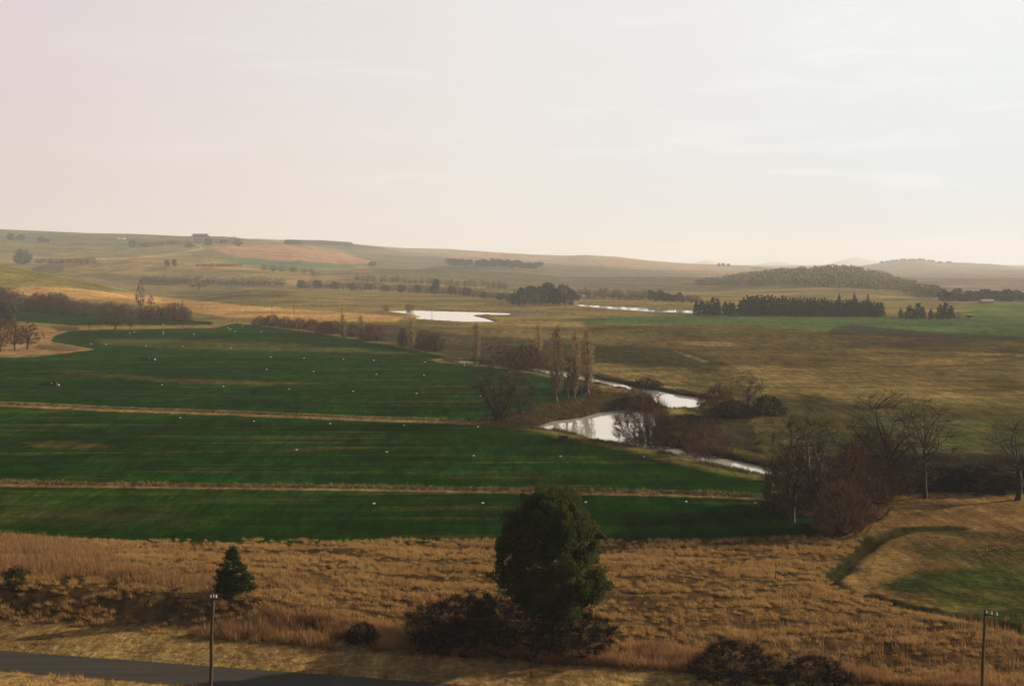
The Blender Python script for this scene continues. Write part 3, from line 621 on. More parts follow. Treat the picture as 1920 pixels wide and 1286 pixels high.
def branchy(rng, P, limbs, twigs, base=(0, 0, 0), d0=(0, 0, 1), L=None, r=None):
    """Recursive bare tree. P: per level kids, length ratio, angle, wobble, lift."""
    tw_p, tw_d, tw_w = [], [], []
    def grow(p, d, Ln, rad, lvl):
        n = P['seg'][lvl]; pts = [p]; rs = [rad]; dirs = [d]
        for i in range(n):
            d = unit(d + rng.normal(size=3) * P['wob'][lvl] + np.array((0, 0, P['lift'][lvl])))
            p = p + d * Ln / n; pts.append(p); dirs.append(d); rs.append(rad * (1 - (1 - P['tip'][lvl]) * (i + 1) / n))
        (limbs if lvl <= P['limb_lvl'] else twigs).tube(pts, rs, 6 if lvl == 0 else (4 if lvl == 1 else 3))
        last = lvl + 1 >= len(P['kids'])
        for k in range(P['kids'][lvl]):
            t = P['t0'][lvl] + (1 - P['t0'][lvl]) * (k + rng.uniform(0, 1)) / P['kids'][lvl]
            f = t * n; i = min(int(f), n - 1); q = pts[i] + (pts[i + 1] - pts[i]) * (f - i)
            nd = tilt(dirs[i + 1], P['ang'][lvl] * rng.uniform(0.7, 1.25), rng)
            nl = Ln * P['lr'][lvl] * rng.uniform(0.75, 1.2) * (1.0 - P['taper'][lvl] * t)
            nr = max(P['rmin'], (rad * (1 - (1 - P['tip'][lvl]) * t)) * P['rr'][lvl])
            if last:
                nd = unit(nd + np.array((0, 0, P['twlift']))); tw_p.append(q); tw_d.append(nd * nl); tw_w.append(P['tww'])
            else: grow(q, nd, nl, nr, lvl + 1)
    grow(np.array(base, float), unit(np.array(d0, float)), L or P['L'], r or P['r'], 0)
    twigs.slivers(tw_p, tw_d, tw_w, rng)

def crown_points(prof, n, rng, shell=0.45):
    """Random points in a crown given by (height, half-width[, offset]); shell < 1 pushes them outward."""
    p = np.array([(q[0], q[1], q[2] if len(q) > 2 else 0) for q in prof], float); out = []
    ph = rng.uniform(0, 6.28, 3)
    while len(out) < n:
        h = rng.uniform(p[0, 0], p[-1, 0]); w = np.interp(h, p[:, 0], p[:, 1])
        if rng.uniform(0, p[:, 1].max()) > w: continue
        a = rng.uniform(0, 2 * math.pi); q = rng.uniform(0.03, 1.0) ** shell
        q *= 1 + 0.14 * math.sin(2 * a + ph[0] + h * 3 / p[-1, 0]) + 0.12 * math.sin(5 * a + ph[1] + h * 9 / p[-1, 0])
        out.append((np.interp(h, p[:, 0], p[:, 2]) + math.cos(a) * w * q, math.sin(a) * w * q, h))
    return np.array(out)
def curve(a, b, up, n, rng, wob):
    a, b = np.asarray(a, float), np.asarray(b, float); m = (a + b) / 2; L = np.linalg.norm(b - a)
    m = m + np.array((0, 0, up * L)) + rng.normal(size=3) * wob * L
    t = np.linspace(0, 1, n + 1)[:, None]
    return (1 - t) ** 2 * a + 2 * t * (1 - t) * m + t * t * b
def twiggy(rng, prof, trunk, r0, n1, n2, n3, m, tw, tww, slope=1.0, upw=0.5, multi=False, limbs=None, twigs=None, lean=0.0, top=0.86, aw=(0.0, 0.80), bend=-0.06, rad_w=0.0):
    """Bare woody plant whose limbs, branches and twigs fill a crown outline."""
    limbs = limbs or Geo(); twigs = twigs or Geo()
    H = prof[-1][0]; A = crown_points(prof, n1 * 3, rng, 0.6); A = A[np.argsort(-A[:, 2])][:int(n1 * 3 * (1 - aw[0]))]; A = A[rng.permutation(len(A))[:n1]]; A[:, 2] *= aw[1]; A[:, :2] *= 0.85; B = crown_points(prof, n2, rng, 0.42); C = crown_points(prof, n3, rng, 0.36)
    spine = [np.array((lean * z + 0.012 * H * math.sin(z * 1.3 / H * 6), 0.01 * H * math.cos(z * 5 / H), z)) for z in np.linspace(0, H * top, 9)]
    sz = np.array([p[2] for p in spine]); sp = np.array(spine)
    def on_spine(z): return np.array([np.interp(z, sz, sp[:, k]) for k in range(3)])
    rad = lambda z: r0 * (1 - (0.9 if top > 0.8 else 0.45) * min(1, z / (H * top))) + 0.012
    if not multi: limbs.tube(spine, [rad(z) * (1.25 if z == 0 else 1) for z in sz], 7)
    for q in A:
        d = math.hypot(q[0] - lean * q[2], q[1])
        if multi:
            a0 = np.array((q[0] * 0.12, q[1] * 0.12, 0)); pts = curve(a0, q, 0.10, 4, rng, 0.06); r = r0 * 0.4
        else:
            z0 = min(max(trunk * rng.uniform(0.95, 1.25), q[2] - d * slope), H * top * 0.97); a0 = on_spine(z0); pts = curve(a0, q, bend, 6, rng, 0.07); r = min(rad(z0) * 0.7, r0 * 0.55)
        limbs.tube(pts, np.linspace(r, r * 0.35, len(pts)), 4)
    nodes = np.concatenate([A, sp[sz > trunk * 1.1]] if not multi else [A])
    def nearest(P, Q, w):   # prefer a parent lower down and nearer the axis
        D = P[:, None, :] - Q[None]; c = np.linalg.norm(D, axis=2) + w * np.maximum(0, -D[:, :, 2]) * 2
        return np.argmin(c, 1)
    for q, k in zip(B, nearest(B, nodes, 1)): pts = curve(nodes[k], q, -0.06, 3, rng, 0.10); limbs.tube(pts, np.linspace(r0 * 0.16, r0 * 0.07, 4), 3)
    kb = nearest(C, B, 1)
    for q, k in zip(C, kb): pts = curve(B[k], q, -0.05, 2, rng, 0.10); twigs.tube(pts, [tww * 1.5, tww * 1.1, tww * 0.6], 3)
    d = C - B[kb]; d /= np.linalg.norm(d, axis=1)[:, None] + 1e-6; rdl = C - np.array((0, 0, -0.25 * H)); rdl /= np.linalg.norm(rdl, axis=1)[:, None]; d = d * (1 - rad_w) + rdl * rad_w; d /= np.linalg.norm(d, axis=1)[:, None] + 1e-6
    P = np.repeat(C, m, 0); f = np.tile(np.linspace(0, 0.9, m), len(C))[:, None]; P = P - np.repeat(C - B[kb], m, 0) * f * 0.9
    Dn = np.repeat(d, m, 0) * 0.8 + rng.normal(size=P.shape) * (0.55 - 0.3 * rad_w) + np.array((0, 0, upw)); Dn /= np.linalg.norm(Dn, axis=1)[:, None]
    twigs.slivers(P, Dn * (tw * rng.uniform(0.5, 1.3, len(P)))[:, None], tww * rng.uniform(0.7, 1.3, len(P)), rng)
    return limbs, twigs
def norm_pair(gs):
    """Scale a set of Geo parts together to height 1, base at the origin; returns arrays and the mean width."""
    A = [g.arrays() for g in gs]; allv = np.concatenate([a[0] for a in A])
    h = np.percentile(allv[:, 2], 99.8); c = np.array([np.median(allv[:, 0]) * 0.0, 0, 0])
    w = (np.percentile(allv[:, 0], 98) - np.percentile(allv[:, 0], 2)) / h
    return [((a[0] - c) / h, a[1]) for a in A], w
PROTO = {}
def register(key, parts, width): PROTO.setdefault(key, []).append((parts, width))
def reg_parts(key, named, width_from=None):
    """named: list of (part name, Geo, material)"""
    arrs, w = norm_pair([g for _, g, _ in named])
    register(key, [(nm, fast_mesh(nm, a[0], a[1], [mt], smooth=(nm in ('trunk', 'stem')))) for (nm, _, mt), a in zip(named, arrs)], w)
def reg_single(key, geos, mats):
    arrs, w = norm_pair(geos); V = []; F = []; mi = []; n = 0
    for k, a in enumerate(arrs):
        V.append(a[0]); F.append(a[1] + n); n += len(a[0]); mi.append(np.full(len(a[1]), k))
    register(key, [(None, fast_mesh(key, np.concatenate(V), np.concatenate(F), mats, matidx=np.concatenate(mi)))], w)

def build_protos():
    rng = np.random.default_rng(21)
    for i in range(4):                                   # broad bare trees
        j = lambda x: x * rng.uniform(0.85, 1.15)
        prof = [(3.4, j(1.2)), (5, j(3.0)), (8, j(5.4)), (11, j(5.6)), (13.5, j(4.3)), (15.5, j(2.4)), (16.5, 0.5)]
        l, t = twiggy(rng, prof, 2.6, 0.36, 12, 110, 520, 6, 1.3, 0.016, 1.5, 0.5, top=0.50, aw=(0.5, 0.86), bend=0.02); reg_parts('bare_tree', [('trunk', l, M_BARK), ('crown', t, M_TWIG)])
    for i in range(2):                                   # several pale stems from one base
        prof = [(2.5, 1.6), (5, 3.4), (9, 4.0), (12, 3.2), (15, 1.6), (16.5, 0.4)]; l, t = Geo(), Geo()
        for k in range(2): twiggy(rng, [(h, w * 0.8, (k - 0.5) * h * 0.16) for h, w in prof], 3.5, 0.24, 8, 50, 300, 7, 1.3, 0.017, 2.2, 0.7, top=0.6, aw=(0.3, 0.86), bend=0.0, limbs=l, twigs=t, lean=(k - 0.5) * 0.14)
        reg_parts('pale_tree', [('trunk', l, M_BARK_PALE), ('crown', t, M_TWIG)])
    for i in range(4):                                   # poplars
        j = lambda x: x * rng.uniform(0.8, 1.2)
        prof = [(1.6, 0.4), (4, j(0.95)), (8, j(1.3)), (12, j(1.35)), (16, j(1.15)), (19, j(0.8)), (20.5, 0.45), (21, 0.2)]
        l, t = twiggy(rng, prof, 1.5, 0.30, 34, 190, 560, 7, 1.2, 0.026, 4.0, 2.6); reg_parts('poplar', [('trunk', l, M_BARK_PALE), ('crown', t, M_TWIG_POP)])
    def dome(mats, key, n, W_=2.6, n3=650, m=11, tw=0.75, tww=0.015):
        for i in range(n):
            j = lambda x: x * rng.uniform(0.85, 1.15)
            prof = [(0.03 if key == 'thicket' else 0.2, j(W_ * 0.8)), (1.0, j(W_)), (2.2, j(W_ * 0.92)), (3.2, j(W_ * 0.62)), (3.9, j(W_ * 0.28)), (4.1, 0.2)]
            l, t = twiggy(rng, prof, 0.1, 0.11, 30, 240, n3, m, tw, tww, 1, 0.45, multi=True, rad_w=0.75); reg_single(key, [l, t], mats)
    dome([M_BARK_DARK, M_TWIG_RED], 'willow', 3)
    dome([M_BARK_DARK, M_TWIG_BRN], 'brown_bush', 3, 2.1, 450, 9)
    dome([M_BARK, M_TWIG_PALE], 'pale_bush', 2, 2.2, 380, 7)
    for i in range(2):                                   # forked low down, wide open crown
        prof = [(1.0, 1.4), (3, 4.0), (6, 6.6), (9, 7.0), (12, 5.4), (14.5, 3.0), (15.6, 0.6)]
        l = Geo(); l.tube([(0, 0, -0.2), (0.1, 0, 0.8), (0.05, 0.1, 1.6)], [0.62, 0.50, 0.34], 8)
        l, t = twiggy(rng, prof, 0.5, 0.46, 9, 110, 560, 7, 1.3, 0.022, 1, 0.4, multi=True, rad_w=0.4, limbs=l, aw=(0.35, 0.86)); reg_parts('forked_tree', [('trunk', l, M_BARK_DARK), ('crown', t, M_TWIG)])
    dome([M_BARK_DARK, M_TWIG_DARK], 'thicket', 4, 3.2, 1000, 12, 0.55, 0.017)
    for i in range(5):                                   # round bare trees of the middle distance
        j = lambda x: x * rng.uniform(0.85, 1.15)
        prof = [(1.0, j(1.6)), (2.2, j(3.2)), (4.2, j(3.7)), (6.2, j(3.1)), (7.8, j(1.8)), (8.6, 0.4)]
        l, t = twiggy(rng, prof, 1.0, 0.26, 9, 50, 150, 6, 1.1, 0.075, 1.5, 0.4, top=0.45, aw=(0.35, 0.85), bend=0.0); reg_single('far_bare', [l, t], [M_BARK, M_TWIG_FAR])
    for i in range(3):
        j = lambda x: x * rng.uniform(0.9, 1.15)
        prof = [(1.7, j(1.8)), (3.0, j(3.3)), (5.0, j(3.8)), (7.0, j(3.2)), (8.6, j(2.0)), (9.4, 0.6)]
        l, t = twiggy(rng, prof, 1.6, 0.24, 10, 70, 300, 8, 1.0, 0.036, 1.8, 0.7, top=0.38, aw=(0.45, 0.86), bend=0.0); reg_parts('round_tree', [('trunk', l, M_BARK), ('crown', t, M_TWIG_BRN)])
    def leafy(prof, H, n_cl, per, cl_r, leaf, rng, flat=0.8):
        """Leaf clumps through the volume of a crown given as half-width by height."""
        g = Geo(); hs = np.array([p[0] for p in prof]); ws = np.array([p[1] for p in prof]); cs = np.array([p[2] if len(p) > 2 else 0 for p in prof])
        pts = []
        while len(pts) < n_cl:
            h = rng.uniform(hs[0], hs[-1]); w = np.interp(h, hs, ws)
            if rng.uniform(0, ws.max()) > w: continue
            a = rng.uniform(0, 2 * math.pi); q = rng.uniform(0.15, 1.0) ** 0.45
            q *= 1 + 0.07 * math.sin(3 * a + h * 1.3) + 0.09 * math.sin(5 * a - h * 2.1)
            pts.append((np.interp(h, hs, cs) + math.cos(a) * w * q, math.sin(a) * w * q, h))
        pts = np.array(pts)
        for c in pts:
            r = cl_r * rng.uniform(0.6, 1.35); m = int(per * rng.uniform(0.6, 1.3))
            d = rng.normal(size=(m, 3)); d /= np.linalg.norm(d, axis=1)[:, None]; d *= (rng.uniform(0.2, 1, m) ** 0.5)[:, None] * r; d[:, 2] *= flat
            g.leaves(c + d, leaf, rng, 0.4)
        return g, pts
    # the large evergreen by the road
    prof = [(3.2, 0.7, 0.5), (4.0, 2.2, 0.5), (5.2, 3.8, 0.4), (6.5, 4.75, 0.35), (8.5, 4.5, 0.0), (10.5, 4.2, -0.1), (12.0, 3.7, -0.1), (13.6, 3.0, 0.0), (14.8, 2.1, 0.1), (15.4, 0.8, 0.0)]
    g, pts = leafy(prof, 15, 620, 125, 0.60, 0.23, rng)
    l = Geo(); spine = [(0.45, 0, 0), (0.40, 0, 2), (0.2, 0.1, 5), (0.1, 0, 8), (0, 0.1, 11), (0, 0, 14.4)]
    l.tube(spine, [0.34, 0.27, 0.22, 0.17, 0.11, 0.04], 8)
    for c in pts[::5]:
        z0 = max(2.2, c[2] - 2.2); x0 = np.interp(z0, [p[2] for p in spine], [p[0] for p in spine])
        mid = np.array([(x0 + c[0]) / 2, c[1] / 2, (z0 + c[2]) / 2 - 0.25]); l.tube([(x0, 0, z0), mid, c], [0.085, 0.055, 0.02], 4)
    reg_parts('big_evergreen', [('trunk', l, M_BARK_DARK), ('crown', g, M_NEEDLE)])
    # small conifer in the grass
    prof = [(0.15, 1.5), (0.6, 1.75), (1.4, 1.65), (2.4, 1.25), (3.3, 0.75), (4.1, 0.35), (4.5, 0.06)]
    g, pts = leafy(prof, 4.5, 260, 80, 0.30, 0.15, rng, 0.6); l = Geo(); l.tube([(0, 0, 0), (0, 0, 2), (0, 0, 4.3)], [0.12, 0.07, 0.02], 6)
    for c in pts[::6]: l.tube([(0, 0, max(0.1, c[2] - 0.3)), c], [0.03, 0.01], 3)
    reg_parts('small_conifer', [('trunk', l, M_BARK_DARK), ('crown', g, M_NEEDLE2)])
    for i in range(4):                                   # narrow spruces of the far row
        H = 13.0; prof = [(0.6, 2.3), (2, 2.5), (5, 2.2), (8, 1.6), (11, 0.8), (13.0, 0.06)]
        g, pts = leafy(prof, H, 130, 26, 0.6, 0.62, rng, 0.7); l = Geo(); l.tube([(0, 0, 0), (0, 0, H * 0.9)], [0.22, 0.05], 5)
        reg_parts('spruce', [('trunk', l, M_BARK_DARK), ('crown', g, M_SPRUCE)])
    for i in range(3):                                   # leafy trees far off
        prof = [(0.9, 1.4), (2, 3.0), (4, 3.6), (6, 3.3), (8, 2.2), (9, 0.8)]
        g, pts = leafy(prof, 9, 80, 34, 1.0, 0.75, rng, 0.8); l = Geo(); l.tube([(0, 0, 0), (0, 0, 6)], [0.3, 0.08], 5)
        for c in pts[::8]: l.tube([(0, 0, max(0.8, c[2] - 2)), c], [0.09, 0.03], 3)
        reg_single('far_leafy', [l, g], [M_BARK_DARK, M_FARLEAF])
    # small shrub with leaves
    g, pts = leafy([(0.05, 0.5), (0.7, 0.75), (1.5, 0.6), (2.1, 0.2)], 2, 60, 50, 0.28, 0.12, rng); l = Geo(); l.tube([(0, 0, 0), (0, 0, 1.6)], [0.05, 0.01], 4)
    reg_single('leafy_bush', [l, g], [M_BARK_DARK, mat_leaf('dull_olive_leaves', (0.022, 0.022, 0.008), (0.055, 0.052, 0.018), 0.8)])
build_protos()

NAMES = dict(bare_tree='bare_tree', pale_tree='bare_tree', poplar='poplar_tree', willow='willow_bush', brown_bush='brown_bush', pale_bush='bare_bush', forked_tree='bare_tree', thicket='dark_bush', far_bare='bare_tree', round_tree='bare_tree',
             big_evergreen='evergreen_tree', small_conifer='conifer_tree', spruce='spruce_tree', far_leafy='leafy_tree', leafy_bush='leafy_bush')
CATS = {k: ('bush' if 'bush' in v else 'tree') for k, v in NAMES.items()}
_cnt = {}
def plant(key, u, v, top, label, width=None, group=None, var=None, rot=None, ymin=60, sink=0.0, name=None):
    """Stand a plant on the ground seen at (u, v) with its tip seen at height `top`."""
    X, Y, Z = ground_at(u, v, ymin)
    d = Y * math.cos(THETA) - (Z - CAM_H) * math.sin(THETA)
    h = (v - top) / FPX * d
    vs = PROTO[key]; k = _cnt.get(key, 0); _cnt[key] = k + 1
    parts, w0 = vs[(k if var is None else var) % len(vs)]
    sx = h if width is None else (width / FPX * d) / w0
    nm = name or NAMES[key]
    if len(parts) == 1:
        o = obj(nm, parts[0][1])
    else:
        o = bpy.data.objects.new(nm, None); COL.objects.link(o); o.empty_display_size = 0.3
        for pn, me in parts: obj(pn, me, o)
    o.location = (X, Y, Z - sink - 0.02 * h)
    o.scale = (sx, sx, h)
    o.rotation_euler = (0, 0, random.uniform(0, 6.28) if rot is None else rot)
    tag(o, label, CATS[key], group)
    return o
ORD = ['first', 'second', 'third', 'fourth', 'fifth', 'sixth', 'seventh', 'eighth', 'ninth', 'tenth', 'eleventh', 'twelfth', 'thirteenth', 'fourteenth', 'fifteenth', 'sixteenth']

# ------------------------------------------------------------------ plants, near to far
plant('big_evergreen', 1030, 1226, 908, 'large dark evergreen tree standing beside the road among bare bushes', 180, rot=0)
plant('small_conifer', 437, 1114, 1024, 'small pointed green conifer alone in the dry grass', 58)
plant('leafy_bush', 30, 1100, 1060, 'little olive shrub at the edge of the tall reeds', 36)
plant('thicket', 865, 1205, 1110, 'wide dark bare thicket on the road side of the large evergreen', 200)
plant('thicket', 955, 1205, 1105, 'dark bare thicket against the trunk of the large evergreen', 215)
plant('thicket', 1075, 1222, 1135, 'dark bush with arching stems at the foot of the large evergreen', 150)
plant('thicket', 680, 1205, 1163, 'small dark bush in the tall roadside grass, by itself', 66)
plant('thicket', 822, 1220, 1165, 'low dark bush in front of the wide bare thicket', 80)
plant('thicket', 1375, 1270, 1200, 'broad dark bush beyond the road end, the larger of two', 145)
plant('thicket', 1520, 1290, 1228, 'dark bush beside the broad one at the lower edge of the grass', 140)
# trees at the head of the drain on the right
plant('pale_tree', 1487, 978, 745, 'tall bare tree with pale stems above the red willow', 130, var=0)
plant('pale_tree', 1527, 992, 770, 'bare tree with pale forked limbs leaning over the corner of the field', 130, var=1)
plant('willow', 1592, 985, 815, 'large red-brown weeping willow bush at the field corner', 120)
plant('willow', 1480, 962, 830, 'rusty bush crowded behind the pale stemmed trees', 100)
plant('brown_bush', 1578, 1004, 890, 'crooked low tree on the bank where the drain begins', 100)
plant('bare_tree', 1660, 936, 722, 'tallest broad bare tree on the shaded river bank', 175, var=0)
plant('willow', 1640, 935, 790, 'dim brown bush around the trunk of the tallest bare tree', 150)
plant('bare_tree', 1733, 934, 738, 'slim bare tree standing between the tallest one and the frame edge', 120, var=1)
plant('bare_tree', 1908, 938, 776, 'bare tree cut by the picture edge above the grazed pasture', 130, var=2)
for i, (u, v, t, w) in enumerate([(1700, 912, 862, 90), (1765, 915, 868, 110), (1830, 920, 866, 110), (1880, 905, 858, 110), (1930, 915, 862, 110), (1620, 905, 850, 110)]):
    plant('thicket', u, v, t, f'{ORD[i]} bush of the low dark scrub along the shaded river bank, counted outward', w, group='dark scrub on the shaded river bank')
# willows at the pond
plant('willow', 1215, 833, 728, 'large rounded red willow bush beside the bright pond', 110)
plant('willow', 1250, 838, 775, 'dark lower willow bush under the large red one', 110)
plant('willow', 1325, 864, 778, 'rounded red willow bush at the narrow water before the field edge', 92)
plant('bare_tree', 1402, 776, 692, 'bare round-headed tree on the bank past the river bend', 62, var=3)
plant('willow', 1348, 782, 712, 'dark red bush on the left of the round-headed bank tree', 74)
plant('thicket', 1440, 778, 738, 'low dark bush on the right of the round-headed bank tree', 56)
plant('thicket', 1375, 782, 748, 'dark low scrub at the foot of the round-headed bank tree', 80)
plant('thicket', 1290, 800, 776, 'dark scrub on the spit between pond and river bend', 110)
plant('thicket', 1210, 736, 706, 'small bushy scrub on the far bank of the upper river', 60)
plant('thicket', 1190, 766, 742, 'dark scrub where the pond passes behind the red willow', 90)
plant('brown_bush', 975, 796, 776, 'brown undergrowth between the leaning trees and the pond', 60)
# the big bare trees and poplars at the edge of the green field
plant('forked_tree', 934, 784, 640, 'wide bare tree forking low at the corner of the green field beside the pond', 112, var=0)
plant('forked_tree', 972, 788, 694, 'lower bare tree leaning out behind the wide one', 84, var=1)
for u, v, t, w, lb in [(1044, 752, 606, 26, 'tall pale poplar nearest the green field, thickest of the group'), (1078, 747, 612, 20, 'slim poplar in the middle of the clump by the river'), (1101, 738, 610, 24, 'tall bushy poplar at the river side of the clump'),
                       (1009, 690, 604, 15, 'tall thin poplar standing alone behind the bright river reach'), (893, 683, 603, 17, 'single poplar on the straw bank left of the wide bare tree'),
                       (771, 656, 596, 17, 'pale poplar among brown bushes along the field edge'), (643, 633, 588, 12, 'small faded poplar on the field edge, farther of two'), (677, 636, 590, 12, 'small faded poplar on the field edge, nearer of two')]:
    plant('poplar', u, v, t, lb, w)
plant('bare_tree', 1064, 748, 662, 'dark vase-shaped bare tree between two poplars', 52, var=2)
plant('pale_bush', 1090, 735, 685, 'brown twiggy growth around the poplar feet', 60)
plant('pale_bush', 935, 686, 640, 'greyish bush behind the wide bare tree, at the river', 74)
plant('willow', 985, 693, 642, 'reddish bush behind the lone thin poplar', 84)
plant('pale_bush', 1025, 698, 655, 'greyish bush right behind the thickest poplar', 60)
# bushes along the field edge, from the poplars back to the left
EDGE = [(488, 613, 590, 30), (510, 614, 588, 34), (535, 617, 592, 36), (560, 619, 594, 36), (585, 622, 596, 36), (612, 627, 600, 46), (625, 628, 598, 36), (660, 634, 604, 30), (690, 639, 606, 36), (705, 641, 606, 30), (755, 651, 612, 20), (795, 656, 616, 46), (815, 660, 620, 36)]
for i, (u, v, t, w) in enumerate(EDGE):
    plant('willow' if i in (5, 10, 4) else 'brown_bush', u, v - 2, t, f'{ORD[i]} brown bush along the green field edge, counting from the straw slope towards the poplars', w, group='bushes along the green field edge')
# thicket behind the far strip on the left
random.seed(3)
for i in range(34):
    u = -30 + i * 11.5 + random.uniform(-5, 5); v = 580 + max(0, u) * 0.060 + random.uniform(-3, 1.5)
    hh = np.interp(u, [-30, 60, 150, 260, 330, 400], [44, 37, 34, 22, 30, 15]) * random.uniform(0.75, 1.15)
    plant(['brown_bush', 'brown_bush', 'willow', 'brown_bush', 'far_bare'][i % 5], u, v, v - hh, 'bare brown bush in the long thicket behind the far green strip', hh * random.uniform(0.9, 1.3), group='long brown thicket behind the far green strip', name='thicket_bush')
for u, v, t, w, lb in [(216, 618, 578, 46, 'wider of two round-headed bare trees at the far strip'), (245, 617, 580, 22, 'narrower of two round-headed bare trees at the far strip')]:
    plant('round_tree', u, v, t, lb, w)
plant('brown_bush', 328, 599, 565, 'largest dome-shaped bush at the end of the brown thicket', 46)
for u, v, t, w, lb in [(263, 580, 522, 18, 'tall thin bare tree rising over the brown thicket'), (283, 576, 552, 12, 'short thin bare tree beside the tall thin one')]:
    plant('far_bare', u, v, t, lb, w)
for u, v, t, w, lb in [(2, 660, 592, 40, 'bare tree at the picture edge beside two others'), (27, 656, 596, 44, 'middle bare tree of three at the dry headland'), (52, 655, 600, 54, 'bare tree with spreading crown nearest the dry point of grass')]:
    plant('round_tree', u, v, t, lb, w)
for u, v, t, w, lb in [(0, 618, 566, 26, 'dark evergreen at the picture edge, outer of two'), (18, 618, 565, 26, 'dark evergreen behind the bare headland trees, inner of two')]:
    plant('far_leafy', u, v, t, lb, w)
# tree rows of the middle distance
for i in range(14):
    u = 268 + i * 6.6; plant('far_bare', u, 531 + i * 0.25, 515 + (i % 3), 'bare tree in the close-set row above the small pond', 11, group='close-set row above the small pond')
plant('far_bare', 373, 543, 516, 'dark round tree in front of the close-set row', 32, name='bare_tree')
for i in range(14):
    u = 392 + i * 10.5 + random.uniform(-2, 2); plant('far_bare', u, 533 + i * 0.3, 519 + random.uniform(-2, 2), 'round bare tree in the looser half of the long hillfoot row', 14, group='looser half of the hillfoot row')
for i in range(52):
    u = 565 + i * 7.8 + random.uniform(-2, 2); v = np.interp(u, [565, 700, 850, 970], [540, 545, 553, 566]) + random.uniform(-1, 1)
    plant('far_bare' if i % 4 else 'far_leafy', u, v, v - random.uniform(13, 18), 'tree in the dense dark hedgerow across the valley floor', 15, group='dense dark hedgerow across the valley')
for i in range(26):
    u = 668 + i * 11.2 + random.uniform(-3, 3); v = np.interp(u, [660, 760, 960], [527, 531, 543]) + random.uniform(-1, 1)
    plant('far_bare', u, v, v - random.uniform(11, 16), 'grey bare tree in the thin row beyond the dark hedgerow', 12, group='thin grey row beyond the dark hedgerow')
plant('far_leafy', 818, 548, 522, 'dark upright tree standing out of the hedgerow', 12)
for i, (u, v, t, w) in enumerate([(495, 508, 495, 12), (512, 509, 497, 14), (528, 510, 498, 16), (550, 511, 499, 16), (570, 513, 502, 14), (585, 515, 504, 12)]):
    plant('far_bare', u, v, t, f'{ORD[i]} reddish tree of the clump under the teal field, counted rightward', w, group='clump under the teal field')
plant('far_leafy', 698, 499, 490, 'single round tree at the tip of the ploughed field', 14)
for i, (u, v, t, w) in enumerate([(724, 584, 570, 13), (768, 586, 569, 20)]):
    plant('far_bare', u, v, t, ['small round bare tree on the shore of the lake', 'larger bare tree on the spit of the lake'][i], w)
# trees on the slopes to the left
for u, v, t, w, lb in [(42, 496, 467, 30, 'large dark tree on the near left hillside, by itself'), (20, 450, 437, 14, 'outer of two dark trees high on the skyline slope'), (39, 450, 439, 14, 'inner of two dark trees high on the skyline slope'),
                       (77, 454, 443, 12, 'larger of a pair of trees near the skyline pasture'), (88, 455, 447, 9, 'smaller of a pair of trees near the skyline pasture'),
                       (313, 500, 487, 9, 'small dark fir on the lower slope, left of its twin'), (327, 499, 486, 9, 'small dark fir on the lower slope, right of its twin')]:
    plant('far_leafy', u, v, t, lb, w)
for i in range(22):
    u = 245 + i * 9.5 + random.uniform(-4, 4); v = 464 - 0.02 * (u - 245) + random.uniform(-4, 3)
    plant('far_leafy' if i % 3 == 0 else 'far_bare', u, v, v - random.uniform(8, 15), 'tree of the loose farm grove beside the dirt track', 14, group='farm grove beside the dirt track')
for u in (366, 376, 385): plant('far_leafy', u, 446, 438, 'dark tree of the skyline clump above the dirt track', 12, group='skyline clump above the dirt track')
for i in range(12):
    u = 372 + i * 7 + random.uniform(-2, 2); plant('far_bare', u, 500, 494, 'low tree of the hedge on the lower left slope', 9, group='hedge on the lower left slope')
for i in range(16):
    u = 70 + i * 7 + random.uniform(-3, 3); plant('far_bare', u, 494, 484, 'faint bare tree of the line beside the near left hill', 11, group='faint line beside the near left hill')
for i in range(18):
    u = 538 + i * 7; v = np.interp(u, [538, 600, 660], [458, 459, 463]); plant('far_leafy', u, v, v - 9, 'tree of the dark skyline plantation above the ploughed field', 11, group='dark skyline plantation')
for i in range(30):
    u = 838 + i * 6 + random.uniform(-2, 2)
    v = np.interp(u, [838, 900, 1010], [496, 498, 502]) + random.uniform(-2, 2)
    if 884 < u < 892: continue
    plant('far_leafy', u, v, v - random.uniform(8, 14), 'tree of the dark copses on the middle slope', 12, group='dark copses on the middle slope')
# farmstead trees and the belts beyond the lakes
for i in range(22):
    u = 962 + i * 5.6 + random.uniform(-2, 2); v = 574 - random.uniform(0, 9); hh = np.interp(u, [960, 1000, 1040, 1085], [26, 34, 36, 22]) * random.uniform(0.7, 1.1)
    plant(['far_leafy', 'far_bare', 'far_leafy'][i % 3], u, v, v - hh, 'tree of the mixed grove round the white farmhouse', hh * 0.75, group='grove round the white farmhouse')
for i in range(44):
    u = 1085 + i * 5.2 + random.uniform(-2, 2); v = np.interp(u, [1085, 1200, 1310], [558, 562, 568]) + random.uniform(-3, 2)
    plant('far_leafy' if 1220 < u < 1275 else 'far_bare', u, v, v - random.uniform(12, 20), 'tree of the dull belt along the back of the far lake', 12, group='belt behind the far lake')
CON = [1306, 1316, 1327, 1337, 1345, 1360, 1368, 1374] + [1388 + 6.6 * k for k in range(41)]
for i, u in enumerate(CON):
    v = np.interp(u, [1300, 1480, 1662], [591, 592.5, 594.5]); t = v - np.interp(u, [1300, 1345, 1376, 1400, 1470, 1540, 1662], [26, 34, 24, 39, 38, 34, 29]) * random.uniform(0.90, 1.06)
    plant('spruce', u, v, t, 'dark spruce of the long row at the back of the far green field', 14.5 * random.uniform(0.85, 1.15), group='long spruce row behind the far green field')
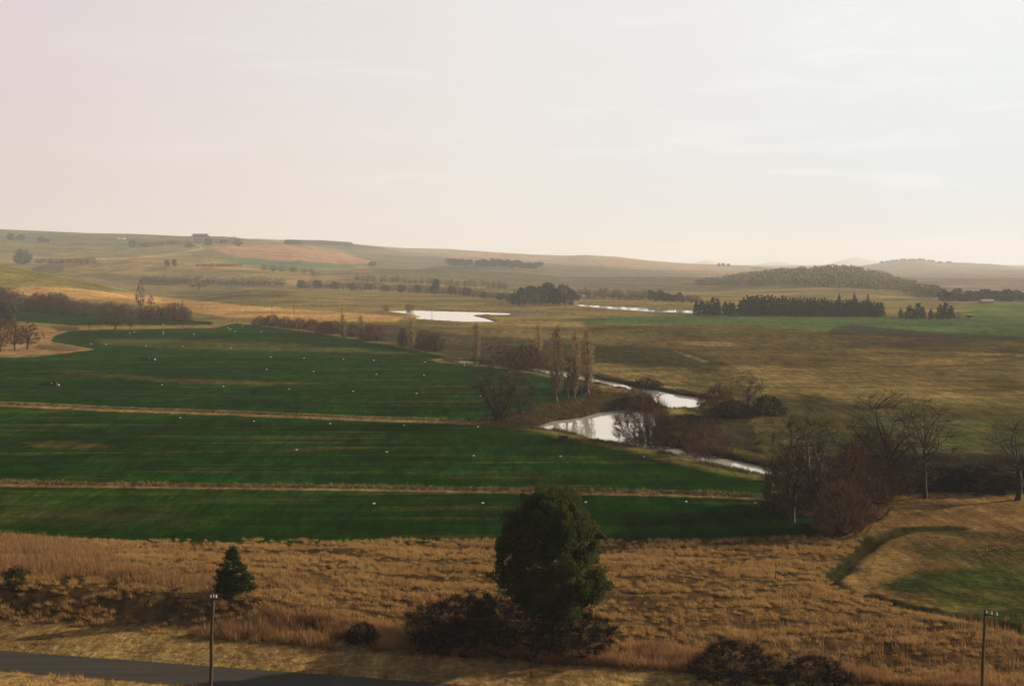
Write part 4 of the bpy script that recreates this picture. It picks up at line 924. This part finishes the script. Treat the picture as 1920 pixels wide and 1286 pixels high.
for i, (u, v, t, w, lb) in enumerate([(1689, 596, 578, 9, 'small lone spruce past the end of the long row'), (1706, 597, 572, 18, 'outermost spruce of the short group'), (1722, 597, 568, 18, 'tall spruce inside the short group'), (1731, 597, 574, 9, 'thin spruce inside the short group'), (1745, 598, 578, 9, 'short spruce in the gap of the short group'), (1762, 598, 570, 16, 'left one of the three merged spruces'), (1773, 598, 567, 18, 'centre one of the three merged spruces'), (1783, 598, 572, 14, 'right one of the three merged spruces')]):
    plant('spruce', u, v, t, lb, w)
plant('far_bare', 1797, 598, 584, 'brown bare tree beside the three merged spruces', 14)
for i, (u, t) in enumerate([(1573, 550), (1602, 547), (1627, 551)]):
    plant('spruce', u, 572, t, f'{ORD[i]} faint tall fir showing over the spruce row, counted rightward', 7, ymin=1200, group='faint firs over the spruce row')
for i in range(20):
    u = 1770 + i * 9 + random.uniform(-3, 3); v = np.interp(u, [1770, 1850, 1950], [566, 562, 566]) + random.uniform(-2, 2)
    plant('far_leafy', u, v, v - random.uniform(14, 24), 'hazy tree of the belt behind the sloping green pasture', 20, ymin=1250, group='hazy belt behind the sloping pasture')
for i in range(16):
    u = 1655 + i * 8.5 + random.uniform(-3, 3); v = np.interp(u, [1640, 1690, 1730, 1760, 1800], [495, 488, 488, 493, 494]) + 0.8
    plant('far_leafy', u, v, v - random.uniform(3, 5.5), 'pale tree on the crest of the hazy outer ridge', random.uniform(6, 10), ymin=4000, group='crest trees of the hazy outer ridge')
for u, v, t in [(1348, 500, 493), (1356, 500, 493), (1366, 500, 494)]:
    plant('far_leafy', u, v, t, 'tiny tree of the three on the distant pink ridge', 6, group='three trees on the distant pink ridge')

def wood(name, label, n, u0, u1, top, bot, size, seed, lab_cat):
    """A far wood that reads as one mass: small leaf clumps for each of its trees."""
    rng = np.random.default_rng(seed); g = Geo()
    for i in range(n):
        u = rng.uniform(u0, u1); tv = np.interp(u, *zip(*top)); bv = np.interp(u, *zip(*bot))
        if bv <= tv + 1: continue
        X, Y, Z = ground_at(u, rng.uniform(tv, bv), 1300)
        h = size * rng.uniform(0.7, 1.3); r = h * rng.uniform(0.36, 0.5); m = 46
        d = rng.normal(size=(m, 3)); d /= np.linalg.norm(d, axis=1)[:, None]; d *= rng.uniform(0.55, 1.05, m)[:, None]
        g.leaves(np.array((X, Y, Z + h * 0.58)) + d * np.array((r, r, h * 0.42)), h * 0.24, rng, 0.3)
        g.slivers([(X, Y, Z - 0.5)], [(0, 0, h * 0.6)], [0.5], rng)
    V, F = g.arrays(); o = obj(name, fast_mesh(name, V, F, [M_WOOD_L])); tag(o, label, 'wood', None, 'stuff'); return o
wood('hill_wood', 'olive wood covering the long hill behind the spruce row', 1500, 1355, 1765,
     [(1355, 528), (1380, 522), (1440, 516), (1500, 509), (1550, 506), (1590, 507), (1630, 513), (1665, 522), (1700, 534), (1740, 548), (1765, 557)],
     [(1355, 536), (1400, 537), (1440, 536), (1500, 536), (1560, 539), (1620, 543), (1700, 551), (1765, 560)], 9.5, 5, 'wood')
wood('copse', 'dark copse left of the wooded hill', 60, 1308, 1352, [(1308, 533), (1352, 529)], [(1308, 535), (1352, 536)], 8.5, 6, 'wood')

# ------------------------------------------------------------------ grass
def grass(name, label, n, region, hmin, hmax, mat, blades, width, lean, seed, clump=0.0, xr=(-75, 85), yr=(100, 190)):
    rng = np.random.default_rng(seed)
    X = rng.uniform(*xr, n); Y = rng.uniform(*yr, n)
    Z = z_at(X, Y); u, v = project(X, Y, Z); s = Y - road_y(X)
    keep = region(X, Y, u, v, s) & (np.abs(X / Y) < 0.46)
    if clump:
        c = vnoise(X / 1.7, Y / 1.3, seed) * 0.6 + vnoise(X / 0.7, Y / 0.6, seed + 1) * 0.4
        keep &= rng.uniform(0, 1, n) < np.clip((c - 0.5 + (1 - clump) * 0.5) * 3, 0.03, 1)
    X, Y, Z = X[keep], Y[keep], Z[keep]; n = len(X)
    hs = hmin + (hmax - hmin) * np.clip(0.6 * vnoise(X / 4.0, Y / 3.0, seed + 5) + 0.4 * rng.uniform(0, 1, n), 0, 1)
    P = np.repeat(np.stack([X, Y, Z - 0.05], 1), blades, 0); H = np.repeat(hs, blades) * rng.uniform(0.6, 1.1, n * blades)
    P[:, :2] += rng.normal(size=(n * blades, 2)) * 0.16
    D = np.stack([rng.normal(size=n * blades) * lean - 0.12, rng.normal(size=n * blades) * lean - 0.02, np.ones(n * blades)], 1) * H[:, None]
    g = Geo(); g.slivers(P, D, np.full(n * blades, width) * rng.uniform(0.6, 1.3, n * blades), rng)
    V, F = g.arrays(); o = obj(name, fast_mesh(name, V, F, [mat])); tag(o, label, 'grass', None, 'stuff'); return o
drain_d = lambda X, Y: seg_dist(X, Y, DRAIN_W)
PAST = [(1640, 930), (2600, 900), (2600, 1300), (2050, 1220), (1900, 1188), (1760, 1158), (1640, 1126), (1572, 1102), (1548, 1084), (1562, 1066), (1602, 1030), (1640, 998)]
def reg_rank(X, Y, u, v, s):
    lim = 1012 + 0 * u; lim = np.where(u < 120, np.interp(u, [-400, 0, 120], [985, 1001, 1009]), lim); lim = np.where(u > 1450, 1003, lim)
    return (s > 8.5 + 0.8 * np.sin(X)) & (v > lim) & ~inside(u, v, PAST)
def tussocks(name, label, n, region, mat, blades, seed, rr=(0.22, 0.62), hh=(0.35, 0.85), width=0.06, xr=(-75, 85), yr=(100, 190)):
    """Fountain-shaped clumps of grass with bare gaps between them."""
    rng = np.random.default_rng(seed); X = rng.uniform(*xr, n); Y = rng.uniform(*yr, n); Z = z_at(X, Y); u, v = project(X, Y, Z); s = Y - road_y(X)
    den = 0.55 * vnoise(X / 7.0, Y / 2.6, seed) + 0.45 * vnoise(X / 2.2, Y / 1.1, seed + 1)
    keep = region(X, Y, u, v, s) & (np.abs(X / Y) < 0.46) & (rng.uniform(0, 1, n) < np.clip((den - 0.32) * 3.4, 0.05, 1))
    X, Y, Z, den = X[keep], Y[keep], Z[keep], den[keep]; n = len(X)
    k = np.clip((den - 0.3) * 1.8, 0, 1) * 0.6 + rng.uniform(0, 0.4, n); R = rr[0] + (rr[1] - rr[0]) * k; Hh = hh[0] + (hh[1] - hh[0]) * k
    N = n * blades; a = rng.uniform(0, 2 * math.pi, N); q = np.sqrt(rng.uniform(0, 1, N)); Rb = np.repeat(R, blades); Hb = np.repeat(Hh, blades)
    P = np.repeat(np.stack([X, Y, Z - 0.06], 1), blades, 0); P[:, 0] += np.cos(a) * q * Rb * 0.55; P[:, 1] += np.sin(a) * q * Rb * 0.45
    D = np.stack([np.cos(a) * q * Rb * 0.9 - 0.10, np.sin(a) * q * Rb * 0.7, Hb * (1.05 - 0.55 * q) * rng.uniform(0.7, 1.15, N)], 1) + rng.normal(size=(N, 3)) * 0.05
    g = Geo(); g.slivers(P, D, width * rng.uniform(0.7, 1.4, N), rng)
    V, F = g.arrays(); o = obj(name, fast_mesh(name, V, F, [mat])); tag(o, label, 'grass', None, 'stuff'); return o
tussocks('dry_grass', 'rank tussocky dry grass between road and green field', 42000, reg_rank, M_GRASS, 34, 31)
def reg_reed(X, Y, u, v, s):
    left = inside(u, v, [(-300, 985), (0, 1003), (90, 1012), (170, 1020), (240, 1060), (420, 1098), (420, 1112), (150, 1085), (-300, 1075)])
    thin = inside(u, v, [(440, 1060), (620, 1085), (720, 1110), (440, 1108)])
    bot = inside(u, v, [(1250, 1150), (1950, 1160), (1950, 1300), (1250, 1300)])
    r = hash2(np.floor(X * 7), np.floor(Y * 7), 3)
    return left | (thin & (r < 0.2)) | (bot & (r < 0.22) & (s > 7))
grass('reeds', 'tall straw-coloured reeds at the left edge of the grass', 60000, reg_reed, 0.7, 1.5, M_REED, 6, 0.05, 0.10, 32)
def reg_tall(X, Y, u, v, s):
    b = np.interp(u, [330, 430, 520, 700, 900, 1100, 1300, 1500], [0, 0.5, 1, 1, 1, 1, 1, 0.6])
    return (s > 7.6) & (s < 7.6 + 5.5 * b) & (u > 360)
tussocks('tall_roadside_grass', 'tall reddish grass clumps along the road verge', 45000, reg_tall, M_REED, 46, 33, (0.4, 0.9), (0.8, 1.75), 0.055, yr=(85, 140))
def reg_verge(X, Y, u, v, s): return (s > 0.15) & (s < 9.0)
grass('verge_grass', 'short yellow mown grass beside the road', 40000, reg_verge, 0.06, 0.20, M_VERGE, 6, 0.05, 0.7, 34, yr=(85, 145))
def reg_front(X, Y, u, v, s):
    b = vnoise(X / 3.0, Y / 30.0, 77)
    return (s < -5.7 - 0.8 * b) & (s > -14)
grass('near_verge_grass', 'golden grass on the near side of the road', 30000, reg_front, 0.25, 0.75, M_GRASS, 7, 0.05, 0.4, 35, clump=0.5, yr=(70, 130))
def reg_ditch(X, Y, u, v, s):
    d = np.minimum(seg_dist(X, Y, DITCH_W[0]), seg_dist(X, Y, DITCH_W[1])); return (d < 2.3) & (np.abs(X / Y) < 0.42)
grass('ditch_grass', 'brown rank grass lining the two field ditches', 200000, reg_ditch, 0.25, 0.75, mat_leaf('muted_ditch_grass', (0.12, 0.075, 0.032), (0.34, 0.235, 0.115), 0.85, 0.25, 0.1), 4, 0.09, 0.35, 36, clump=0.75, xr=(-160, 50), yr=(205, 372))
def reg_past(X, Y, u, v, s): return inside(u, v, PAST) & ~inside(u, v, [(1630, 1110), (1720, 1068), (1850, 1058), (2600, 1090), (2600, 1300), (1900, 1200), (1640, 1140)]) & (drain_d(X, Y) > 3.5) & (hash2(np.floor(X * 9), np.floor(Y * 9), 8) < 0.35)
grass('pasture_grass', 'short tufts dotting the grazed pasture on the right', 30000, reg_past, 0.08, 0.26, M_GRASS, 5, 0.07, 0.6, 37, xr=(20, 95), yr=(110, 215))
def reg_bank(X, Y, u, v, s):
    return inside(u, v, [(890, 800), (960, 772), (1060, 752), (1120, 733), (1200, 736), (1240, 760), (1150, 780), (1020, 806)]) & (z_at(X, Y) > -0.6)
grass('bank_grass', 'dark rough grass on the bank over the pond', 60000, reg_bank, 0.4, 1.1, mat_leaf('dull_bank_grass', (0.05, 0.036, 0.013), (0.13, 0.09, 0.032), 0.85, 0.2), 5, 0.10, 0.4, 38, clump=0.6, xr=(-12, 60), yr=(290, 440))

def gw_at(X, Y):
    j = np.clip(np.searchsorted(cols, X / Y) - 1, 0, NC - 2); i = np.clip(np.searchsorted(rows, Y) - 1, 0, NR - 2); return GW[i, j]
def reg_margin(X, Y, u, v, s):
    w = gw_at(X, Y); return (w > -4.2) & (w < -1.3) & (vnoise(X / 5.0, Y / 5.0, 90) > 0.42) & (np.abs(X / Y) < 0.42)
grass('river_reeds', 'dull reeds and rank grass along the water edge', 260000, reg_margin, 0.35, 1.0, mat_leaf('dull_water_reeds', (0.045, 0.036, 0.014), (0.150, 0.105, 0.042), 0.85, 0.2), 4, 0.09, 0.3, 39, xr=(-30, 90), yr=(225, 540))
# ------------------------------------------------------------------ small built things
def box(g, c, s, rz=0.0):
    c = np.array(c, float); h = np.array(s, float) / 2
    V = np.array([(x, y, z) for z in (-1, 1) for y in (-1, 1) for x in (-1, 1)], float) * h
    ca, sa = math.cos(rz), math.sin(rz); V = np.stack([V[:, 0] * ca - V[:, 1] * sa, V[:, 0] * sa + V[:, 1] * ca, V[:, 2]], 1) + c
    q = [(0, 2, 3, 1), (4, 5, 7, 6), (0, 1, 5, 4), (2, 6, 7, 3), (0, 4, 6, 2), (1, 3, 7, 5)]
    g.add(V, [t for a, b, c_, d in q for t in ((a, b, c_), (a, c_, d))])
def lathe(g, prof, k=12, c=(0, 0, 0)):
    V = []; F = []; n = len(prof)
    for r, z in prof:
        for j in range(k): V.append((c[0] + r * math.cos(2 * math.pi * j / k), c[1] + r * math.sin(2 * math.pi * j / k), c[2] + z))
    for i in range(n - 1):
        for j in range(k):
            p, q = i * k + j, i * k + (j + 1) % k; F += [(p, q, q + k), (p, q + k, p + k)]
    V.append((c[0], c[1], c[2] + prof[-1][1])); e = len(V) - 1; F += [((n - 1) * k + j, (n - 1) * k + (j + 1) % k, e) for j in range(k)]
    g.add(V, F)
def gobj(name, g, mat, parent=None, smooth=False):
    V, F = g.arrays(); return obj(name, fast_mesh(name, V, F, [mat], smooth=smooth), parent)
def root(name, loc, label, cat, group=None, rz=0.0):
    o = bpy.data.objects.new(name, None); COL.objects.link(o); o.location = loc; o.rotation_euler = (0, 0, rz); o.empty_display_size = 0.3
    return tag(o, label, cat, group)
def insulator(): g = Geo(); lathe(g, [(0.02, 0), (0.05, 0.02), (0.033, 0.06), (0.055, 0.09), (0.033, 0.12), (0.04, 0.16), (0.015, 0.19)], 10); return g
def pole_at(u, vtop, Y, lean, label, arm, rz):
    r = ray(u, vtop); t = Y / r[1]; top = np.array((r[0] * t, Y, CAM_H + r[2] * t)); zb = float(z_at(top[0], Y)[0]); h = top[2] - zb
    o = root('utility_pole', (top[0] - lean * h, Y, zb), label, 'utility pole')
    g = Geo(); n = 9; g.tube([(lean * h * i / n + 0.02 * math.sin(i * 1.7), 0.015 * math.cos(i), -0.6 + (h + 0.6) * i / n) for i in range(n + 1)], [0.118 - 0.035 * i / n for i in range(n + 1)], 10)
    gobj('post', g, M_POST, o, True)
    ax = np.array((math.cos(rz), math.sin(rz), 0)); tp = np.array((lean * h, 0, h))
    g = Geo(); box(g, tp + ax * (arm[0] + arm[1]) / 2 + np.array((0, -0.12, -0.28)), (arm[1] - arm[0], 0.07, 0.08), rz); gobj('crossarm', g, M_POST, o)
    g = Geo(); box(g, tp + np.array((0, -0.17, -0.28)), (0.22, 0.03, 0.16)); gobj('bracket', g, M_IRON, o)
    for k, q in enumerate(np.linspace(arm[0] + 0.06, arm[1] - 0.06, 3)):
        g = insulator(); i = gobj('insulator', g, M_WHITE, o, True); i.location = tp + ax * q + np.array((0, -0.12, -0.225))
    return o, tp + np.array(o.location)
P1, T1 = pole_at(399, 1112, 76, 0.038, 'dark leaning wooden pole with white insulators standing before the road', (-0.14, 0.26), 0.35)
P2, T2 = pole_at(1847, 1142, 88, 0.020, 'weathered wooden pole with a slanting crossarm by the grazed pasture', (0.0, 0.8), -0.75)
def wire(a, b, sag, label):
    n = 40; pts = [np.array(a) + (np.array(b) - np.array(a)) * i / n - np.array((0, 0, sag * 4 * (i / n) * (1 - i / n))) for i in range(n + 1)]
    g = Geo(); g.tube(pts, [0.011] * (n + 1), 4); o = gobj('power_line', g, M_IRON); tag(o, label, 'cable'); return o
off = np.array((0, -0.12, 0.0))
wire(T1 + off, T2 + off, 1.3, 'thin cable sagging between the leaning pole and the pasture pole')
wire(T1 + off, T1 + np.array((-46, 14.0, -0.2)), 0.5, 'thin cable running on from the leaning pole over the dark bank')
wire(T2 + off, T2 + np.array((40, -8.0, 1.0)), 0.8, 'thin cable running on from the pasture pole out of the picture')

def fence_post(u, v, top, label):
    X, Y, Z = ground_at(u, v); h = (v - top) / FPX * Y
    g = Geo(); g.tube([(0, 0, -0.3), (0.01, 0, h * 0.5), (0.03, 0.01, h)], [0.055, 0.05, 0.045], 8); o = gobj('fence_post', g, M_POST, None, True)
    o.location = (X, Y, Z); tag(o, label, 'post', 'lone fence posts in the dry grass'); return o
for u, v, t, lb in [(220, 1127, 1102, 'thin fence post on the dark bank left of the small conifer'), (519, 1182, 1156, 'thin fence post just before the tall roadside grass'), (998, 1252, 1228, 'short fence post in the grass by the large evergreen'), (1290, 1262, 1240, 'stub of a post beside the broad dark bush'), (1454, 1085, 1068, 'pale-topped post in the middle of the tussocks')]:
    fence_post(u, v, t, lb)

def small_pole(u, v, top, label):
    X, Y, Z = ground_at(u, v); h = (v - top) / FPX * Y; o = root('utility_pole', (X, Y, Z), label, 'utility pole', 'small poles across the valley')
    g = Geo(); g.tube([(0, 0, -0.3), (0, 0, h)], [0.15, 0.11], 6); gobj('post', g, M_POST, o)
    g = Geo(); box(g, (0, -0.15, h - 0.35), (1.9, 0.14, 0.16)); gobj('crossarm', g, M_POST, o)
for u, v, t, lb in [(168, 641, 604, 'thin pole with a short crossarm in the green field'), (343, 618, 563, 'thin tall pole beside the dome-shaped bush'), (510, 594, 574, 'thin pole on the straw slope, outer of a pair'), (551, 594, 573, 'thin pole on the straw slope, inner of a pair'), (641, 600, 578, 'faint pole on the straw slope nearer the lake'), (810, 602, 582, 'faint pole at the near shore of the lake')]:
    small_pole(u, v, t, lb)
def marker(u, v, top, label):
    X, Y, Z = ground_at(u, v); h = (v - top) / FPX * Y; o = root('marker_board', (X, Y, Z), label, 'marker')
    g = Geo(); g.tube([(0, 0, -0.2), (0, 0, h)], [0.10, 0.08], 6); gobj('post', g, M_POST, o)
    g = Geo(); box(g, (0, -0.14, h * 0.80), (0.75, 0.08, h * 0.36)); gobj('board', g, M_POD, o)
marker(446, 607, 590, 'white board on a tall post at the field corner'); marker(439, 611, 604, 'small white board low at the field corner')

# irrigation pods
def make_pod():
    g = Geo(); lathe(g, [(0.30, 0.0), (0.34, 0.05), (0.33, 0.13), (0.27, 0.22), (0.16, 0.27), (0.07, 0.29)], 14); h = Geo(); lathe(h, [(0.035, 0.28), (0.035, 0.40), (0.06, 0.41), (0.03, 0.47)], 8)
    a, b = g.arrays(), h.arrays(); return fast_mesh('shell', *a, [M_POD], True), fast_mesh('sprinkler', *b, [M_IRON], True)
POD = make_pod()
PODROWS = [
    ('lowest green strip', [(701, 945), (905, 944), (1098, 942), (1286, 941), (1416, 944)]),
    ('middle strip nearer the camera side ditch', [(556, 844), (725, 848), (888, 855), (1051, 856), (1208, 857)]),
    ('middle strip just below the upper ditch', [(338, 784), (476, 790), (619, 795), (758, 798), (896, 801)]),
    ('upper strip first row past the ditch', [(304, 722), (419, 725), (542, 730), (662, 734), (781, 738), (900, 743)]),
    ('upper strip second row', [(500, 693), (588, 697), (706, 702), (795, 704), (871, 686)]),
    ('upper strip third row', [(508, 670), (570, 672), (644, 674), (701, 676), (797, 679), (870, 681)]),
    ('upper strip row by the pale bands', [(171, 645), (199, 646), (273, 649), (343, 650), (433, 653), (490, 622)]),
    ('upper strip farthest row', [(243, 625), (252, 623), (306, 627), (306, 623), (364, 627), (428, 615), (441, 622), (455, 612), (432, 618), (306, 609)]),
]
for lab, pts in PODROWS:
    for k, (u, v) in enumerate(pts):
        X, Y, Z = ground_at(u, v); o = root('irrigation_pod', (X, Y, Z + 0.02), f'{ORD[k]} white irrigation pod, {lab}, counted rightward', 'irrigation pod', 'white irrigation pods on the green fields', random.uniform(0, 6))
        sc = 0.55 if Y < 350 else 0.55 + (Y - 350) / 1100; o.scale = (sc, sc, sc)
        for nm, me in zip(('shell', 'sprinkler'), POD): obj(nm, me, o)
def trough(u, v, L, w, h, label, rz=0.0, white=True):
    X, Y, Z = ground_at(u, v); o = root('water_trough', (X, Y, Z), label, 'trough', None, rz)
    g = Geo(); t = 0.1
    box(g, (0, 0, 0.08), (L, w, 0.16)); box(g, (0, -w / 2 + t / 2, h / 2 + 0.08), (L - 2 * t - 0.006, t, h - 0.16)); box(g, (0, w / 2 - t / 2, h / 2 + 0.08), (L - 2 * t - 0.006, t, h - 0.16))
    for sx in (-1, 1): box(g, (sx * (L / 2 - t / 2), 0, h / 2 + 0.085), (t, w + 0.01, h - 0.16))
    gobj('basin', g, M_TROUGH, o)
    if white:
        g = Geo(); lathe(g, [(0.22, 0), (0.26, 0.1), (0.24, 0.3), (0.1, 0.42)], 10, (L / 2 + 0.45, 0, 0)); gobj('float_cover', g, M_POD, o, True)
        g = Geo(); box(g, (L * 0.2, -w / 2 - 0.06, h * 0.7), (0.22, 0.1, 0.3)); gobj('valve_box', g, M_POD, o)
    return o
trough(276, 675, 5.0, 1.2, 0.85, 'long dark trough with a white float cover in the upper green field')
trough(92, 723, 4.6, 1.4, 1.05, 'larger dark trough on a worn muddy patch of the green field', 0.06)
trough(476, 738, 1.5, 1.2, 0.75, 'short dark trough block in the upper green field', 0.2, False)
trough(1056, 823, 1.6, 1.1, 0.6, 'dark low lump, drawn as a trough, near the corner of the field by the pond', 0.3, False)  # unclear dark lump, given the trough shape

def house(name, u, v, W_, D_, Hw, Hr, label, rz, wall, roof, ymin=60, doors=True):
    X, Y, Z = ground_at(u, v, ymin); o = root(name, (X, Y, Z), label, 'building', None, rz)
    g = Geo(); box(g, (0, 0, Hw / 2 - 0.3), (W_, D_, Hw + 0.6)); w = gobj('wall', g, wall, o)
    e = 0.35; g = Geo(); V = [(-W_ / 2 - e, -D_ / 2 - e, Hw), (W_ / 2 + e, -D_ / 2 - e, Hw), (W_ / 2 + e, D_ / 2 + e, Hw), (-W_ / 2 - e, D_ / 2 + e, Hw), (-W_ / 2 - e, 0, Hw + Hr), (W_ / 2 + e, 0, Hw + Hr)]
    g.add(V, [(0, 1, 5), (0, 5, 4), (2, 3, 4), (2, 4, 5), (0, 4, 3), (1, 2, 5), (0, 3, 2), (0, 2, 1)]); gobj('roof', g, roof, o)
    if doors:
        g = Geo(); box(g, (0.2, -D_ / 2 - 0.03, 1.0), (1.0, 0.08, 2.0)); gobj('door', g, M_POST, o)
        for x in (-W_ * 0.3, W_ * 0.32):
            g = Geo(); box(g, (x, -D_ / 2 - 0.03, 1.5), (1.1, 0.08, 1.1)); gobj('window', g, M_GLASS, o)
    return o
house('farmhouse', 1072, 573, 9, 6, 3.0, 1.9, 'small white farmhouse with a brown roof at the end of the lake', 0.25, M_WALL, M_ROOF_B)
house('long_shed', 227, 449, 20, 9, 2.2, 1.2, 'long white shed high on the skyline slope', 0.05, M_WALL, M_WALL, doors=False)
house('grey_shed', 1850, 569, 11, 7, 2.2, 1.5, 'low grey roofed shed below the hazy trees', 0.1, M_ROOF, M_ROOF, ymin=1150, doors=False)
house('trailer_hut', 1817, 596, 2.6, 2.2, 2.0, 0.7, 'tiny dark trailer-like thing, drawn as a hut, alone on the bright pasture', 0.2, M_TROUGH, M_ROOF, doors=False)  # unclear vehicle-like thing, given the shape of a hut

# ------------------------------------------------------------------ haze
def haze_box():
    g = Geo(); x0, x1, y0, y1, z0, z1 = -23000, 23000, -60, 21300, -3.5, 330
    box(g, ((x0 + x1) / 2, (y0 + y1) / 2, (z0 + z1) / 2), (x1 - x0, y1 - y0, z1 - z0))
    m, N, L = new_mat('valley_haze'); out = N('ShaderNodeOutputMaterial'); v = N('ShaderNodeVolumePrincipled')
    v.inputs['Color'].default_value = (0.92, 0.95, 0.985, 1); v.inputs['Density'].default_value = HAZE_DENS; v.inputs['Anisotropy'].default_value = 0.15
    L(v.outputs[0], out.inputs['Volume'])
    o = gobj('haze', g, m); o['kind'] = 'stuff'
    m.cycles.homogeneous_volume = True if hasattr(m.cycles, 'homogeneous_volume') else False
haze_box()
